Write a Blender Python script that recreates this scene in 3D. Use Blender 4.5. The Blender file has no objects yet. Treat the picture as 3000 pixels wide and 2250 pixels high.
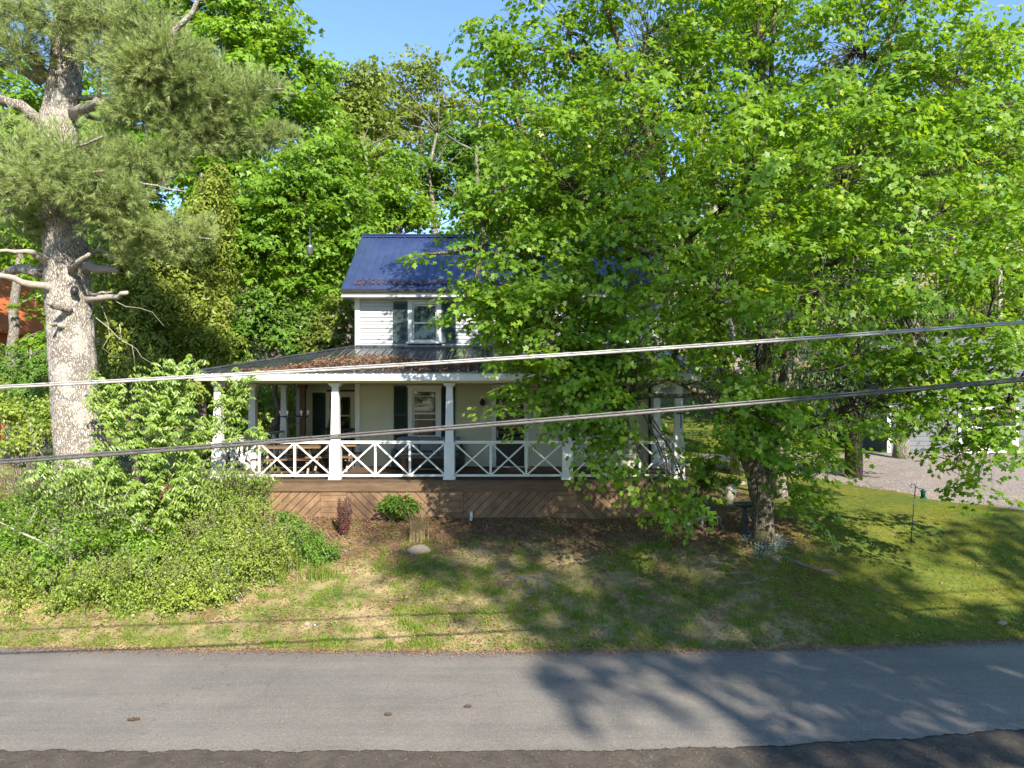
import bpy, math, random
import numpy as np
from mathutils import Vector
random.seed(7); rng = np.random.default_rng(7)
R = math.radians
SC = bpy.context.scene; COL = SC.collection

# ------------------------------------------------------------------ camera, sky, sun, exposure
CZ, F = 4.6, 2080.0
cam_d = bpy.data.cameras.new("camera"); cam = bpy.data.objects.new("camera", cam_d); COL.objects.link(cam)
cam.location = (0, 0, CZ); cam.rotation_euler = (R(90), 0, 0)
cam_d.sensor_width = 36; cam_d.lens = 36 * F / 3000; cam_d.shift_y = 25 / 3000
cam_d.clip_start = 0.1; cam_d.clip_end = 3000
SC.camera = cam
SUN_EL, SUN_AZ = 34.0, 24.0      # azimuth: degrees to the right of straight behind the camera
w = bpy.data.worlds.new("World"); SC.world = w; w.use_nodes = True
nt = w.node_tree; nt.nodes.clear()
sky = nt.nodes.new("ShaderNodeTexSky"); sky.sky_type = 'NISHITA'; sky.sun_disc = False
sd = Vector((math.sin(R(SUN_AZ)) * math.cos(R(SUN_EL)), -math.cos(R(SUN_AZ)) * math.cos(R(SUN_EL)), math.sin(R(SUN_EL))))
sky.sun_elevation = R(SUN_EL); sky.sun_rotation = math.atan2(sd.x, sd.y)
sky.altitude = 300; sky.air_density = 1.0; sky.dust_density = 0.2; sky.ozone_density = 5.0
bg = nt.nodes.new("ShaderNodeBackground"); bg.inputs[1].default_value = 0.12
wo = nt.nodes.new("ShaderNodeOutputWorld")
nt.links.new(sky.outputs[0], bg.inputs[0]); nt.links.new(bg.outputs[0], wo.inputs[0])
sl = bpy.data.lights.new("sun", 'SUN'); sl.energy = 4.3; sl.angle = R(0.55); sl.color = (1, 0.93, 0.80)
so = bpy.data.objects.new("sun", sl); COL.objects.link(so); so.location = sd * 60
so.rotation_euler = sd.to_track_quat('Z', 'Y').to_euler()
vs = SC.view_settings
vs.view_transform = 'Standard'; vs.look = 'None'; vs.gamma = 1; vs.use_curve_mapping = False; vs.exposure = 1.5
SC.cycles.max_bounces = 7; SC.cycles.transparent_max_bounces = 8; SC.cycles.diffuse_bounces = 4
SC.cycles.transmission_bounces = 5; SC.cycles.caustics_reflective = False; SC.cycles.caustics_refractive = False

def P(px, py, Y):
    return np.array(((px - 1500) / F * Y, Y, CZ + (1150 - py) / F * Y))

# ------------------------------------------------------------------ materials
def srgb(r, g, b):
    f = lambda c: (c / 255 / 12.92) if c / 255 <= 0.04045 else ((c / 255 + 0.055) / 1.055) ** 2.4
    return (f(r), f(g), f(b), 1)
class NT:
    def __init__(s, name):
        s.m = bpy.data.materials.new(name); s.m.use_nodes = True; s.t = s.m.node_tree; s.t.nodes.clear()
        s.out = s.n("ShaderNodeOutputMaterial")
    def n(s, t, **k):
        x = s.t.nodes.new(t)
        for a, b in k.items(): setattr(x, a, b)
        return x
    def l(s, a, b): s.t.links.new(a, b)
    def pos(s, scale=(1, 1, 1)):
        g = s.n("ShaderNodeNewGeometry"); m = s.n("ShaderNodeVectorMath", operation='MULTIPLY')
        s.l(g.outputs["Position"], m.inputs[0]); m.inputs[1].default_value = scale
        return m.outputs[0]
    def noise(s, vec, sc, detail=4, rough=0.55, lo=0.3, hi=0.7):
        n = s.n("ShaderNodeTexNoise"); n.inputs["Scale"].default_value = sc; n.inputs["Detail"].default_value = detail
        n.inputs["Roughness"].default_value = rough; s.l(vec, n.inputs["Vector"])
        r = s.n("ShaderNodeMapRange"); r.inputs[1].default_value = lo; r.inputs[2].default_value = hi
        s.l(n.outputs[0], r.inputs[0]); return r.outputs[0]
    def mix(s, fac, a, b):
        m = s.n("ShaderNodeMix", data_type='RGBA')
        for v, i in ((fac, 0), (a, 6), (b, 7)):
            if hasattr(v, "is_linked"): s.l(v, m.inputs[i])
            else: m.inputs[i].default_value = v
        return m.outputs[2]
    def math(s, op, a, b=0.0, c=0.0):
        m = s.n("ShaderNodeMath", operation=op)
        for i, v in enumerate((a, b, c)):
            if hasattr(v, "is_linked"): s.l(v, m.inputs[i])
            else: m.inputs[i].default_value = v
        return m.outputs[0]
    def smooth(s, v, lo, hi):
        r = s.n("ShaderNodeMapRange", interpolation_type='SMOOTHSTEP'); s.l(v, r.inputs[0])
        r.inputs[1].default_value = lo; r.inputs[2].default_value = hi; return r.outputs[0]
    def bsdf(s, col, rough=0.6, spec=0.3, metal=0, bump=None, bs=0.3, bd=0.02, coat=0):
        b = s.n("ShaderNodeBsdfPrincipled")
        if hasattr(col, "is_linked"): s.l(col, b.inputs["Base Color"])
        else: b.inputs["Base Color"].default_value = col
        if hasattr(rough, "is_linked"): s.l(rough, b.inputs["Roughness"])
        else: b.inputs["Roughness"].default_value = rough
        b.inputs["Specular IOR Level"].default_value = spec; b.inputs["Metallic"].default_value = metal
        b.inputs["Coat Weight"].default_value = coat
        if bump is not None:
            q = s.n("ShaderNodeBump"); q.inputs["Strength"].default_value = bs; q.inputs["Distance"].default_value = bd
            s.l(bump, q.inputs["Height"]); s.l(q.outputs[0], b.inputs["Normal"])
        s.l(b.outputs[0], s.out.inputs[0]); return b
M = {}
def paint(name, col, col2=None, rough=0.5, sc=6, stretch=(1, 1, 1), spec=0.3, metal=0, bs=0.1, fine=60, vary=0):
    t = NT(name); p = t.pos(stretch)
    c2 = col2 or tuple(x * 0.8 for x in col[:3]) + (1,)
    a = t.noise(p, sc, 5, 0.6); b = t.noise(p, fine, 3, 0.6, 0.35, 0.65)
    c = t.mix(a, col, c2); c = t.mix(t.math('MULTIPLY', b, 0.35), c, c2)
    if vary:
        oi = t.n("ShaderNodeObjectInfo"); hs = t.n("ShaderNodeHueSaturation"); t.l(c, hs.inputs["Color"]); t.l(t.math('MULTIPLY_ADD', oi.outputs["Random"], vary, 1 - vary / 2), hs.inputs["Value"]); c = hs.outputs[0]
    t.bsdf(c, rough, spec, metal, b, bs, 0.004); M[name] = t.m; return t.m
def leafmat(name, c1, c2, trans=0.35, tcol=None, rough=0.45, sc=0.5, spec=0.35, c3=None):
    t = NT(name); g = t.n("ShaderNodeNewGeometry"); p = t.pos()
    big = t.noise(p, sc, 3, 0.6, 0.35, 0.65)
    f = t.math('ADD', t.math('MULTIPLY', g.outputs["Random Per Island"], 0.6), t.math('MULTIPLY', big, 0.4))
    c = t.mix(f, c1, c2)
    if c3: c = t.mix(t.smooth(g.outputs["Random Per Island"], 0.93, 0.99), c, c3)
    b = t.n("ShaderNodeBsdfPrincipled"); t.l(c, b.inputs["Base Color"]); b.inputs["Roughness"].default_value = rough
    b.inputs["Specular IOR Level"].default_value = spec
    tr = t.n("ShaderNodeBsdfTranslucent")
    tc = t.n("ShaderNodeMix", data_type='RGBA', blend_type='MULTIPLY'); tc.inputs[0].default_value = 1
    t.l(c, tc.inputs[6]); tc.inputs[7].default_value = tcol or (2.2, 1.9, 0.9, 1)
    t.l(tc.outputs[2], tr.inputs[0])
    mx = t.n("ShaderNodeMixShader"); mx.inputs[0].default_value = trans
    t.l(b.outputs[0], mx.inputs[1]); t.l(tr.outputs[0], mx.inputs[2]); t.l(mx.outputs[0], t.out.inputs[0])
    M[name] = t.m; return t.m
def bark(name, c1, c2, c3=None, vs_=(6, 6, 1.6), bs=0.9, bd=0.03, sc=5):
    t = NT(name); p = t.pos(vs_)
    n = t.n("ShaderNodeTexNoise"); n.inputs["Scale"].default_value = 1.5; n.inputs["Detail"].default_value = 3; t.l(p, n.inputs["Vector"])
    ad = t.n("ShaderNodeVectorMath", operation='ADD'); t.l(p, ad.inputs[0]); t.l(n.outputs["Color"], ad.inputs[1])
    v = t.n("ShaderNodeTexVoronoi", feature='DISTANCE_TO_EDGE'); v.inputs["Scale"].default_value = sc / 2; t.l(ad.outputs[0], v.inputs["Vector"])
    e = t.smooth(v.outputs[0], 0.0, 0.22)
    f2 = t.noise(t.pos(), 25, 5, 0.65, 0.3, 0.7)
    c = t.mix(e, c1, c2); c = t.mix(t.math('MULTIPLY', f2, 0.5), c, c1)
    if c3: c = t.mix(t.noise(t.pos(), 2.2, 4, 0.7, 0.5, 0.62), c, c3)
    h = t.math('ADD', e, t.math('MULTIPLY', f2, 0.3))
    t.bsdf(c, 0.9, 0.1, 0, h, bs, bd); M[name] = t.m; return t.m

paint("white_paint", (0.70, 0.70, 0.69, 1), (0.58, 0.58, 0.55, 1), 0.45, 3)
paint("siding_paint", (0.50, 0.51, 0.52, 1), (0.42, 0.43, 0.43, 1), 0.5, 1.6, (0.4, 1, 2))
paint("cream_paint", (0.68, 0.65, 0.48, 1), (0.58, 0.55, 0.38, 1), 0.5, 3)
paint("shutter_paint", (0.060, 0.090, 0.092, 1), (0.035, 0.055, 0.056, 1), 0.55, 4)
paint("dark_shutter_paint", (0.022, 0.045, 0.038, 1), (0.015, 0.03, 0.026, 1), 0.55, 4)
paint("black_paint", (0.012, 0.013, 0.013, 1), (0.03, 0.03, 0.03, 1), 0.4, 8)
paint("deck_wood", (0.15, 0.095, 0.055, 1), (0.075, 0.048, 0.03, 1), 0.75, 3, (1, 6, 6), bs=0.3, vary=.4)
paint("skirt_wood", (0.27, 0.165, 0.090, 1), (0.12, 0.075, 0.045, 1), 0.75, 4, (1, 1, 1), bs=0.3, vary=.3)
paint("post_wood", (0.22, 0.13, 0.065, 1), (0.12, 0.075, 0.04, 1), 0.7, 3, (4, 4, 1))
paint("grey_stone", (0.34, 0.27, 0.20, 1), (0.22, 0.18, 0.14, 1), 0.9, 9, bs=0.5)
paint("ceramic", (0.52, 0.47, 0.38, 1), (0.40, 0.35, 0.28, 1), 0.4, 8)
paint("dark_cast", (0.03, 0.035, 0.035, 1), (0.06, 0.065, 0.06, 1), 0.6, 12)
paint("galvanised", (0.35, 0.37, 0.40, 1), (0.22, 0.24, 0.27, 1), 0.35, 10, metal=0.7)
paint("cushion", (0.10, 0.12, 0.12, 1), (0.22, 0.23, 0.23, 1), 0.9, 14)
paint("curtain_cloth", (0.30, 0.30, 0.29, 1), (0.20, 0.20, 0.19, 1), 0.9, 9, (3, 3, 0.4))
paint("orange_wood", (0.50, 0.15, 0.05, 1), (0.36, 0.10, 0.035, 1), 0.7, 3, (1, 1, 4))
paint("roof_shingle", (0.16, 0.16, 0.165, 1), (0.09, 0.09, 0.095, 1), 0.9, 7)
paint("garage_paint", (0.14, 0.145, 0.155, 1), (0.10, 0.105, 0.115, 1), 0.6, 3)
paint("cable_black", (0.055, 0.052, 0.05, 1), (0.12, 0.11, 0.105, 1), 0.45, 30, spec=0.5)
paint("cable_grey", (0.42, 0.40, 0.39, 1), (0.30, 0.29, 0.28, 1), 0.45, 20, spec=0.5)
paint("bulb_white", (0.85, 0.82, 0.78, 1), None, 0.2, 4)
paint("feeder_green", (0.02, 0.16, 0.09, 1), None, 0.4, 4)
paint("flower_red", (0.45, 0.01, 0.03, 1), None, 0.5, 4)
paint("dead_wood", (0.42, 0.38, 0.33, 1), (0.25, 0.21, 0.17, 1), 0.9, 5, (5, 5, 5), bs=0.6, fine=30)
paint("root_wood", (0.24, 0.21, 0.185, 1), (0.12, 0.10, 0.085, 1), 0.9, 7, bs=0.6, fine=40)
paint("cone_brown", (0.09, 0.05, 0.03, 1), (0.05, 0.03, 0.02, 1), 0.8, 40)
t = NT("metal_roof"); p = t.pos()
a = t.noise(p, 1.5, 5, 0.65); c = t.mix(a, (0.035, 0.055, 0.130, 1), (0.055, 0.080, 0.18, 1))
t.bsdf(c, t.math('MULTIPLY_ADD', a, 0.15, 0.27), 0.6, 0.35, t.noise(p, 3, 2), 0.15, 0.02, 0.3); M["metal_roof"] = t.m
t = NT("porch_metal"); p = t.pos()
a = t.noise(p, 1.7, 5, 0.65); c = t.mix(a, (0.030, 0.034, 0.045, 1), (0.08, 0.085, 0.09, 1))
t.bsdf(c, t.math('MULTIPLY_ADD', a, 0.2, 0.22), 0.6, 0.5, t.noise(p, 3, 2), 0.15, 0.02, 0.3); M["porch_metal"] = t.m
t = NT("glass"); tr = t.n("ShaderNodeBsdfTransparent"); tr.inputs[0].default_value = (0.75, 0.8, 0.8, 1)
gl = t.n("ShaderNodeBsdfGlossy"); gl.inputs["Roughness"].default_value = 0.03
fr = t.n("ShaderNodeFresnel"); fr.inputs[0].default_value = 1.5
mx = t.n("ShaderNodeMixShader"); t.l(fr.outputs[0], mx.inputs[0]); t.l(tr.outputs[0], mx.inputs[1]); t.l(gl.outputs[0], mx.inputs[2])
t.l(mx.outputs[0], t.out.inputs[0]); M["glass"] = t.m

leafmat("maple_leaf", (0.070, 0.175, 0.014, 1), (0.240, 0.370, 0.030, 1), 0.45, (1.9, 1.8, 0.6, 1), sc=0.35, c3=(0.34, 0.38, 0.05, 1), spec=0.4)  # c3 paints sunlit highlights into the colour of a few random leaves
leafmat("far_leaf", (0.100, 0.210, 0.022, 1), (0.225, 0.360, 0.038, 1), 0.42, (2.0, 1.8, 0.8, 1), sc=0.25)
leafmat("olive_leaf", (0.130, 0.190, 0.035, 1), (0.230, 0.285, 0.055, 1), 0.40, (1.9, 1.7, 0.8, 1), sc=0.25)
leafmat("cedar_leaf", (0.145, 0.200, 0.026, 1), (0.240, 0.285, 0.040, 1), 0.25, (1.8, 1.6, 0.8, 1), sc=0.6)
leafmat("dark_leaf", (0.022, 0.052, 0.014, 1), (0.050, 0.085, 0.022, 1), 0.2, (1.6, 1.5, 0.8, 1), sc=0.6)
leafmat("pine_needle", (0.215, 0.285, 0.095, 1), (0.390, 0.450, 0.170, 1), 0.28, (1.5, 1.5, 0.9, 1), sc=0.5)
leafmat("cherry_leaf", (0.125, 0.230, 0.028, 1), (0.270, 0.370, 0.060, 1), 0.38, (1.9, 1.8, 0.7, 1), 0.35, sc=0.8, spec=0.5)
leafmat("shrub_leaf", (0.150, 0.240, 0.035, 1), (0.330, 0.390, 0.075, 1), 0.35, (1.8, 1.7, 0.7, 1), 0.4, sc=1.0)
leafmat("bush_leaf", (0.075, 0.165, 0.024, 1), (0.150, 0.255, 0.036, 1), 0.35, (1.8, 1.7, 0.7, 1), sc=1.0)
leafmat("red_leaf", (0.11, 0.022, 0.026, 1), (0.20, 0.06, 0.055, 1), 0.3, (1.6, 1.1, 1.0, 1), sc=2)
leafmat("straw", (0.34, 0.27, 0.14, 1), (0.46, 0.38, 0.20, 1), 0.3, (1.3, 1.2, 1.0, 1), 0.7, sc=2)
leafmat("grass_blade", (0.095, 0.180, 0.024, 1), (0.240, 0.285, 0.045, 1), 0.35, (1.7, 1.6, 0.7, 1), 0.6, sc=0.7, spec=0.2, c3=(0.34, 0.27, 0.12, 1))
leafmat("moss_blade", (0.120, 0.185, 0.020, 1), (0.260, 0.265, 0.035, 1), 0.35, (1.5, 1.4, 0.7, 1), 0.6, sc=0.7, spec=0.2)
leafmat("dead_leaf", (0.17, 0.085, 0.045, 1), (0.33, 0.21, 0.13, 1), 0.15, (1.2, 1.0, 0.9, 1), 0.8, sc=1.5, spec=0.1)
bark("pine_bark", (0.16, 0.135, 0.115, 1), (0.56, 0.50, 0.43, 1), (0.48, 0.44, 0.38, 1), (12, 12, 3.4), 0.8, 0.025, 5)
bark("maple_bark", (0.06, 0.045, 0.03, 1), (0.25, 0.21, 0.16, 1), (0.12, 0.12, 0.05, 1), (9, 9, 2.5), 0.8, 0.02, 6)
bark("grey_bark", (0.10, 0.085, 0.07, 1), (0.34, 0.30, 0.26, 1), None, (9, 9, 2.5), 0.6, 0.02, 5)
bark("dark_bark", (0.04, 0.033, 0.028, 1), (0.14, 0.115, 0.095, 1), None, (9, 9, 2.5), 0.6, 0.02, 5)

# ------------------------------------------------------------------ terrain height
ROAD_FAR = lambda x: 12.47 + 0.0048 * x * x + (0.0022 * x * x if x > 0 else -0.0022 * x * x)
ROAD_NEAR = lambda x: 9.02 + (0.0125 * x * x if x > 0 else 0)
def _v(s): return np.sin(s * 12.9898) * 0.5
def gz(x, y):
    x = np.asarray(x, float); y = np.asarray(y, float)
    far = 12.47 + np.where(x > 0, 0.007, 0.0026) * x * x
    t = np.clip((y - far) / np.maximum(18.0 - far, 0.5), 0, 1)
    z = 0.02 + 1.46 * (0.75 * t + 0.25 * t * t * (3 - 2 * t))
    z = z + 0.03 * np.clip(y - 18, 0, 14) * 1.2 + 0.185 * np.clip(y - 33, 0, 30) + 0.30 * np.clip(y - 63, 0, 140)
    near = 9.02 + np.where(x > 0, 0.0125, 0) * x * x
    z = np.where(y < near, 0.02 + 0.0 * y - 0.05 * np.clip(near - y - 1.5, 0, 6), z)
    on = (y >= near - 0.1) & (y <= far + 0.1)
    z = np.where(on, -0.03, z)
    b = 0.03 * np.sin(x * 1.7 + y * 0.6) * np.sin(y * 2.1 - x * 0.5) + 0.015 * np.sin(x * 4.3) * np.sin(y * 5.1 + 1)
    b = b * np.clip((y - far) / 1.0, 0, 1)
    return z + b
def G(x, y): return float(gz(x, y))

# ------------------------------------------------------------------ object helpers
WL = {}
def tag(o, label=None, cat=None, group=None, kind=None):
    for k, v in (("label", label), ("category", cat), ("group", group), ("kind", kind)):
        if v: o[k] = v
    return o
def thing(name, loc, label, cat, group=None):
    o = bpy.data.objects.new(name, None); COL.objects.link(o); o.location = loc; o.empty_display_size = 0.2
    WL[o.name] = np.array(loc, float); return tag(o, label, cat, group)
def link(name, me, parent=None, org=(0, 0, 0), scale=None, rot=None):
    o = bpy.data.objects.new(name, me); COL.objects.link(o)
    org = np.array(org, float); WL[o.name] = org
    if parent is not None: o.parent = parent; o.location = org - WL[parent.name]
    else: o.location = org
    if scale is not None: o.scale = scale
    if rot is not None: o.rotation_euler = rot
    return o
def npmesh(name, V, loops, starts, mat, smooth=False):
    me = bpy.data.meshes.new(name)
    me.vertices.add(len(V)); me.vertices.foreach_set("co", np.ascontiguousarray(V, np.float32).ravel())
    me.loops.add(len(loops)); me.loops.foreach_set("vertex_index", np.ascontiguousarray(loops, np.int32))
    me.polygons.add(len(starts)); me.polygons.foreach_set("loop_start", np.ascontiguousarray(starts, np.int32))
    if smooth: me.polygons.foreach_set("use_smooth", np.ones(len(starts), bool))
    me.update(calc_edges=True); me.validate()
    if mat: me.materials.append(M[mat])
    return me
class MB:
    def __init__(s): s.V = []; s.F = []; s.n = 0
    def add(s, V, F):
        for v in V: s.V.append(tuple(map(float, v)))
        for f in F: s.F.append(tuple(i + s.n for i in f))
        s.n += len(V); return s
    def box(s, x0, x1, y0, y1, z0, z1):
        return s.add([(x0, y0, z0), (x1, y0, z0), (x1, y1, z0), (x0, y1, z0), (x0, y0, z1), (x1, y0, z1), (x1, y1, z1), (x0, y1, z1)],
                     [(0, 3, 2, 1), (4, 5, 6, 7), (0, 1, 5, 4), (1, 2, 6, 5), (2, 3, 7, 6), (3, 0, 4, 7)])
    def frus(s, cx, cy, z0, z1, a0, a1):
        V = [(cx + sx * a, cy + sy * a, z) for z, a in ((z0, a0), (z1, a1)) for sx, sy in ((-1, -1), (1, -1), (1, 1), (-1, 1))]
        return s.add(V, [(0, 3, 2, 1), (4, 5, 6, 7), (0, 1, 5, 4), (1, 2, 6, 5), (2, 3, 7, 6), (3, 0, 4, 7)])
    def bar(s, a, b, w_, h_, up=(0, 0, 1)):
        a = Vector(a); b = Vector(b); d = (b - a).normalized(); u = Vector(up)
        if abs(d.dot(u)) > 0.95: u = Vector((0, 1, 0))
        r = d.cross(u).normalized(); u = r.cross(d)
        V = []
        for p in (a, b):
            for sx, sy in ((-1, -1), (1, -1), (1, 1), (-1, 1)): V.append(p + r * sx * w_ / 2 + u * sy * h_ / 2)
        return s.add(V, [(0, 3, 2, 1), (4, 5, 6, 7), (0, 1, 5, 4), (1, 2, 6, 5), (2, 3, 7, 6), (3, 0, 4, 7)])
    def tube(s, pts, rad, sides=6, wob=0.0):
        pts = [Vector([float(c) for c in p]) for p in pts]
        if not hasattr(rad, "__len__"): rad = [rad] * len(pts)
        V = []; F = []; n = len(pts); prev = None
        for i, p in enumerate(pts):
            d = (pts[min(i + 1, n - 1)] - pts[max(i - 1, 0)])
            if d.length < 1e-6: d = Vector((0, 0, 1))
            d.normalize()
            ref = prev if prev is not None else (Vector((1, 0, 0)) if abs(d.x) < 0.9 else Vector((0, 1, 0)))
            r = (ref - d * ref.dot(d))
            if r.length < 1e-5: r = d.orthogonal()
            r.normalize(); prev = r; u = d.cross(r)
            for k in range(sides):
                a = 2 * math.pi * k / sides
                q = rad[i] * (1 + (random.uniform(-wob, wob) if wob else 0))
                V.append(p + r * math.cos(a) * q + u * math.sin(a) * q)
        for i in range(n - 1):
            for k in range(sides):
                k2 = (k + 1) % sides
                F.append((i * sides + k, i * sides + k2, (i + 1) * sides + k2, (i + 1) * sides + k))
        F.append(tuple(range(sides))[::-1]); F.append(tuple((n - 1) * sides + k for k in range(sides)))
        return s.add(V, F)
    def lathe(s, c, prof, sides=20):
        V = []; F = []
        for r, z in prof:
            for k in range(sides):
                a = 2 * math.pi * k / sides; V.append((c[0] + r * math.cos(a), c[1] + r * math.sin(a), c[2] + z))
        for i in range(len(prof) - 1):
            for k in range(sides):
                k2 = (k + 1) % sides; F.append((i * sides + k, i * sides + k2, (i + 1) * sides + k2, (i + 1) * sides + k))
        F.append(tuple(range(sides))[::-1]); F.append(tuple((len(prof) - 1) * sides + k for k in range(sides)))
        return s.add(V, F)
    def build(s, name, mat, parent=None, smooth=False, org=None, bevel=0):
        V = np.array(s.V); o_ = np.array(org, float) if org is not None else (V.min(0) + V.max(0)) / 2 * np.array((1, 1, 0)) + np.array((0, 0, V[:, 2].min()))
        me = bpy.data.meshes.new(name); me.from_pydata((V - o_).tolist(), [], s.F); me.update()
        me.materials.append(M[mat])
        if smooth: me.polygons.foreach_set("use_smooth", np.ones(len(me.polygons), bool))
        o = link(name, me, parent, o_)
        if bevel:
            m = o.modifiers.new("bevel", 'BEVEL'); m.width = bevel; m.segments = 2; m.limit_method = 'ANGLE'
        return o

# leaf templates: (verts, faces). x = towards the tip, y = side, z = normal
def half(h): return h
MAPLE_V = np.array([(0, 0, 0), (.0, .36, -.05), (.26, .26, -.02), (.50, .56, -.12), (.62, .22, -.04), (1, 0, -.10),
                    (.0, -.36, -.05), (.26, -.26, -.02), (.50, -.56, -.12), (.62, -.22, -.04)])
MAPLE_F = [(0, 5, 4, 3, 2, 1), (0, 6, 7, 8, 9, 5)]
DIA_V = np.array([(0, 0, 0), (.45, .33, -.08), (1, 0, -.12), (.45, -.33, -.08)]); DIA_F = [(0, 2, 1), (0, 3, 2)]
STAR_V = np.array([(0, 0, 0), (.25, .45, -.08), (.55, .16, -.02), (1, 0, -.12), (.55, -.16, -.02), (.25, -.45, -.08)])
STAR_F = [(0, 3, 2, 1), (0, 5, 4, 3)]
LANCE_V = np.array([(0, 0, 0), (.35, .19, -.03), (.75, .13, -.10), (1, 0, -.20), (.75, -.13, -.10), (.35, -.19, -.03)])
LANCE_F = [(0, 3, 2, 1), (0, 5, 4, 3)]
NEED_V = np.array([(0, .5, 0), (0, -.5, 0), (1, 0, 0)]); NEED_F = [(0, 1, 2)]
def nrm(a): return a / np.maximum(np.linalg.norm(a, axis=-1, keepdims=True), 1e-9)
def scatter(name, tpl, C, T, N, size, mat, width=1.0):
    V0, F0 = tpl; n = len(C)
    T = nrm(T); S = nrm(np.cross(N, T)); N2 = np.cross(T, S)
    size = np.broadcast_to(np.asarray(size, float), (n,))[:, None, None]; width = np.broadcast_to(np.asarray(width, float), (n,))[:, None, None]
    V = C[:, None, :] + size * (T[:, None, :] * V0[None, :, 0:1] + width * S[:, None, :] * V0[None, :, 1:2] + N2[:, None, :] * V0[None, :, 2:3])
    k = len(V0); base = (np.arange(n) * k)[:, None]
    loop0 = np.concatenate([np.array(f) for f in F0]); lens = np.array([len(f) for f in F0])
    st0 = np.concatenate([[0], np.cumsum(lens)[:-1]])
    loops = (base + loop0[None, :]).ravel(); starts = (np.arange(n)[:, None] * len(loop0) + st0[None, :]).ravel()
    return npmesh(name, V.reshape(-1, 3), loops, starts, mat)
def rnd(n, s=1.0): return rng.normal(0, s, (n, 3))
def sprays(blobs, n_sprays, k, sr, lsize, up=0.75, shell=0.55, droop=0.35, jitter=0.35, flat=0.25, twig_r=0, rn=.12):
    """blobs: (centre, radii) in metres -> leaf centres, tip directions, normals, sizes, spray centres, spray blob index"""
    B = np.array([b[0] for b in blobs]); Rr = np.array([b[1] for b in blobs])
    wgt = np.prod(Rr, axis=1) ** (2 / 3); wgt = wgt / wgt.sum()
    bi = rng.choice(len(blobs), n_sprays, p=wgt)
    d = nrm(rnd(n_sprays)); rr = (shell + (1 - shell) * rng.random(n_sprays) ** 0.7)[:, None] * (1 + rn * rng.normal(size=(n_sprays, 1)))
    sc = B[bi] + d * rr * Rr[bi]
    sn = nrm(np.array((0, 0, 1.0)) * up + nrm(d * np.array((1, 1, 0.4))) * (1 - up) + rnd(n_sprays, 0.26))
    hor = nrm(d * np.array((1, 1, 0.0)) + rnd(n_sprays, 0.25) * np.array((1, 1, 0)))   # direction the spray grows
    N = n_sprays * k; si = np.repeat(np.arange(n_sprays), k)
    a1 = nrm(hor - sn * np.sum(hor * sn, 1, keepdims=True)); a2 = np.cross(sn, a1)
    ang = rng.uniform(0, 2 * np.pi, N); r = np.sqrt(rng.random(N)); s_sz = (sr * rng.uniform(0.6, 1.35, n_sprays))[si]
    u = np.cos(ang) * r * 1.25; v = np.sin(ang) * r * 0.8
    off = (a1[si] * (u * s_sz)[:, None] + a2[si] * (v * s_sz)[:, None]
           - sn[si] * (droop * r * r * s_sz)[:, None] + rnd(N, 1) * (flat * s_sz)[:, None] * sn[si])
    C = sc[si] + off
    rad = nrm(a1[si] * (u + 0.6)[:, None] + a2[si] * v[:, None] + rnd(N, 0.35))
    T = nrm(rad - sn[si] * (0.25 + 0.5 * r)[:, None] * 0.9 + rnd(N, 0.25))
    Nn = nrm(sn[si] + rad * 0.30 + rnd(N, jitter))
    return C, T, Nn, lsize * rng.uniform(0.65, 1.25, N), sc, bi
def pb(px, py, Y, r, d=None, ry=None):
    m = Y / F; return (P(px, py, Y), np.array((r * m, (d if d else r * m), (ry if ry else r) * m)))
def curve(a, b, bend=0.12, n=5, rise=0.0):
    a = np.array(a, float); b = np.array(b, float); L = np.linalg.norm(b - a); o = rng.normal(0, 1, 3) * bend * L
    return [a + (b - a) * t + o * math.sin(math.pi * t) * 0.5 + np.array((0, 0, rise * L)) * math.sin(math.pi * t) + rng.normal(0, 0.012 * L, 3) * (0 < t < 1) for t in np.linspace(0, 1, n)]
def near_on(pts, q):
    return min(pts, key=lambda p: np.linalg.norm((np.array(p) - q) * np.array((1, 1, 1.0))) + max(0, (p[2] - q[2] + 0.4)) * 1.2)
def leaf_object(name, me, parent): return link(name, me, parent, WL[parent.name])
def add_leaves(root, name, tpl, C, T, N, s, mat, width=1.0):
    me = scatter(name, tpl, C - WL[root.name], T, N, s, mat, width); o = link(name, me, root, WL[root.name]); return o
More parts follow.
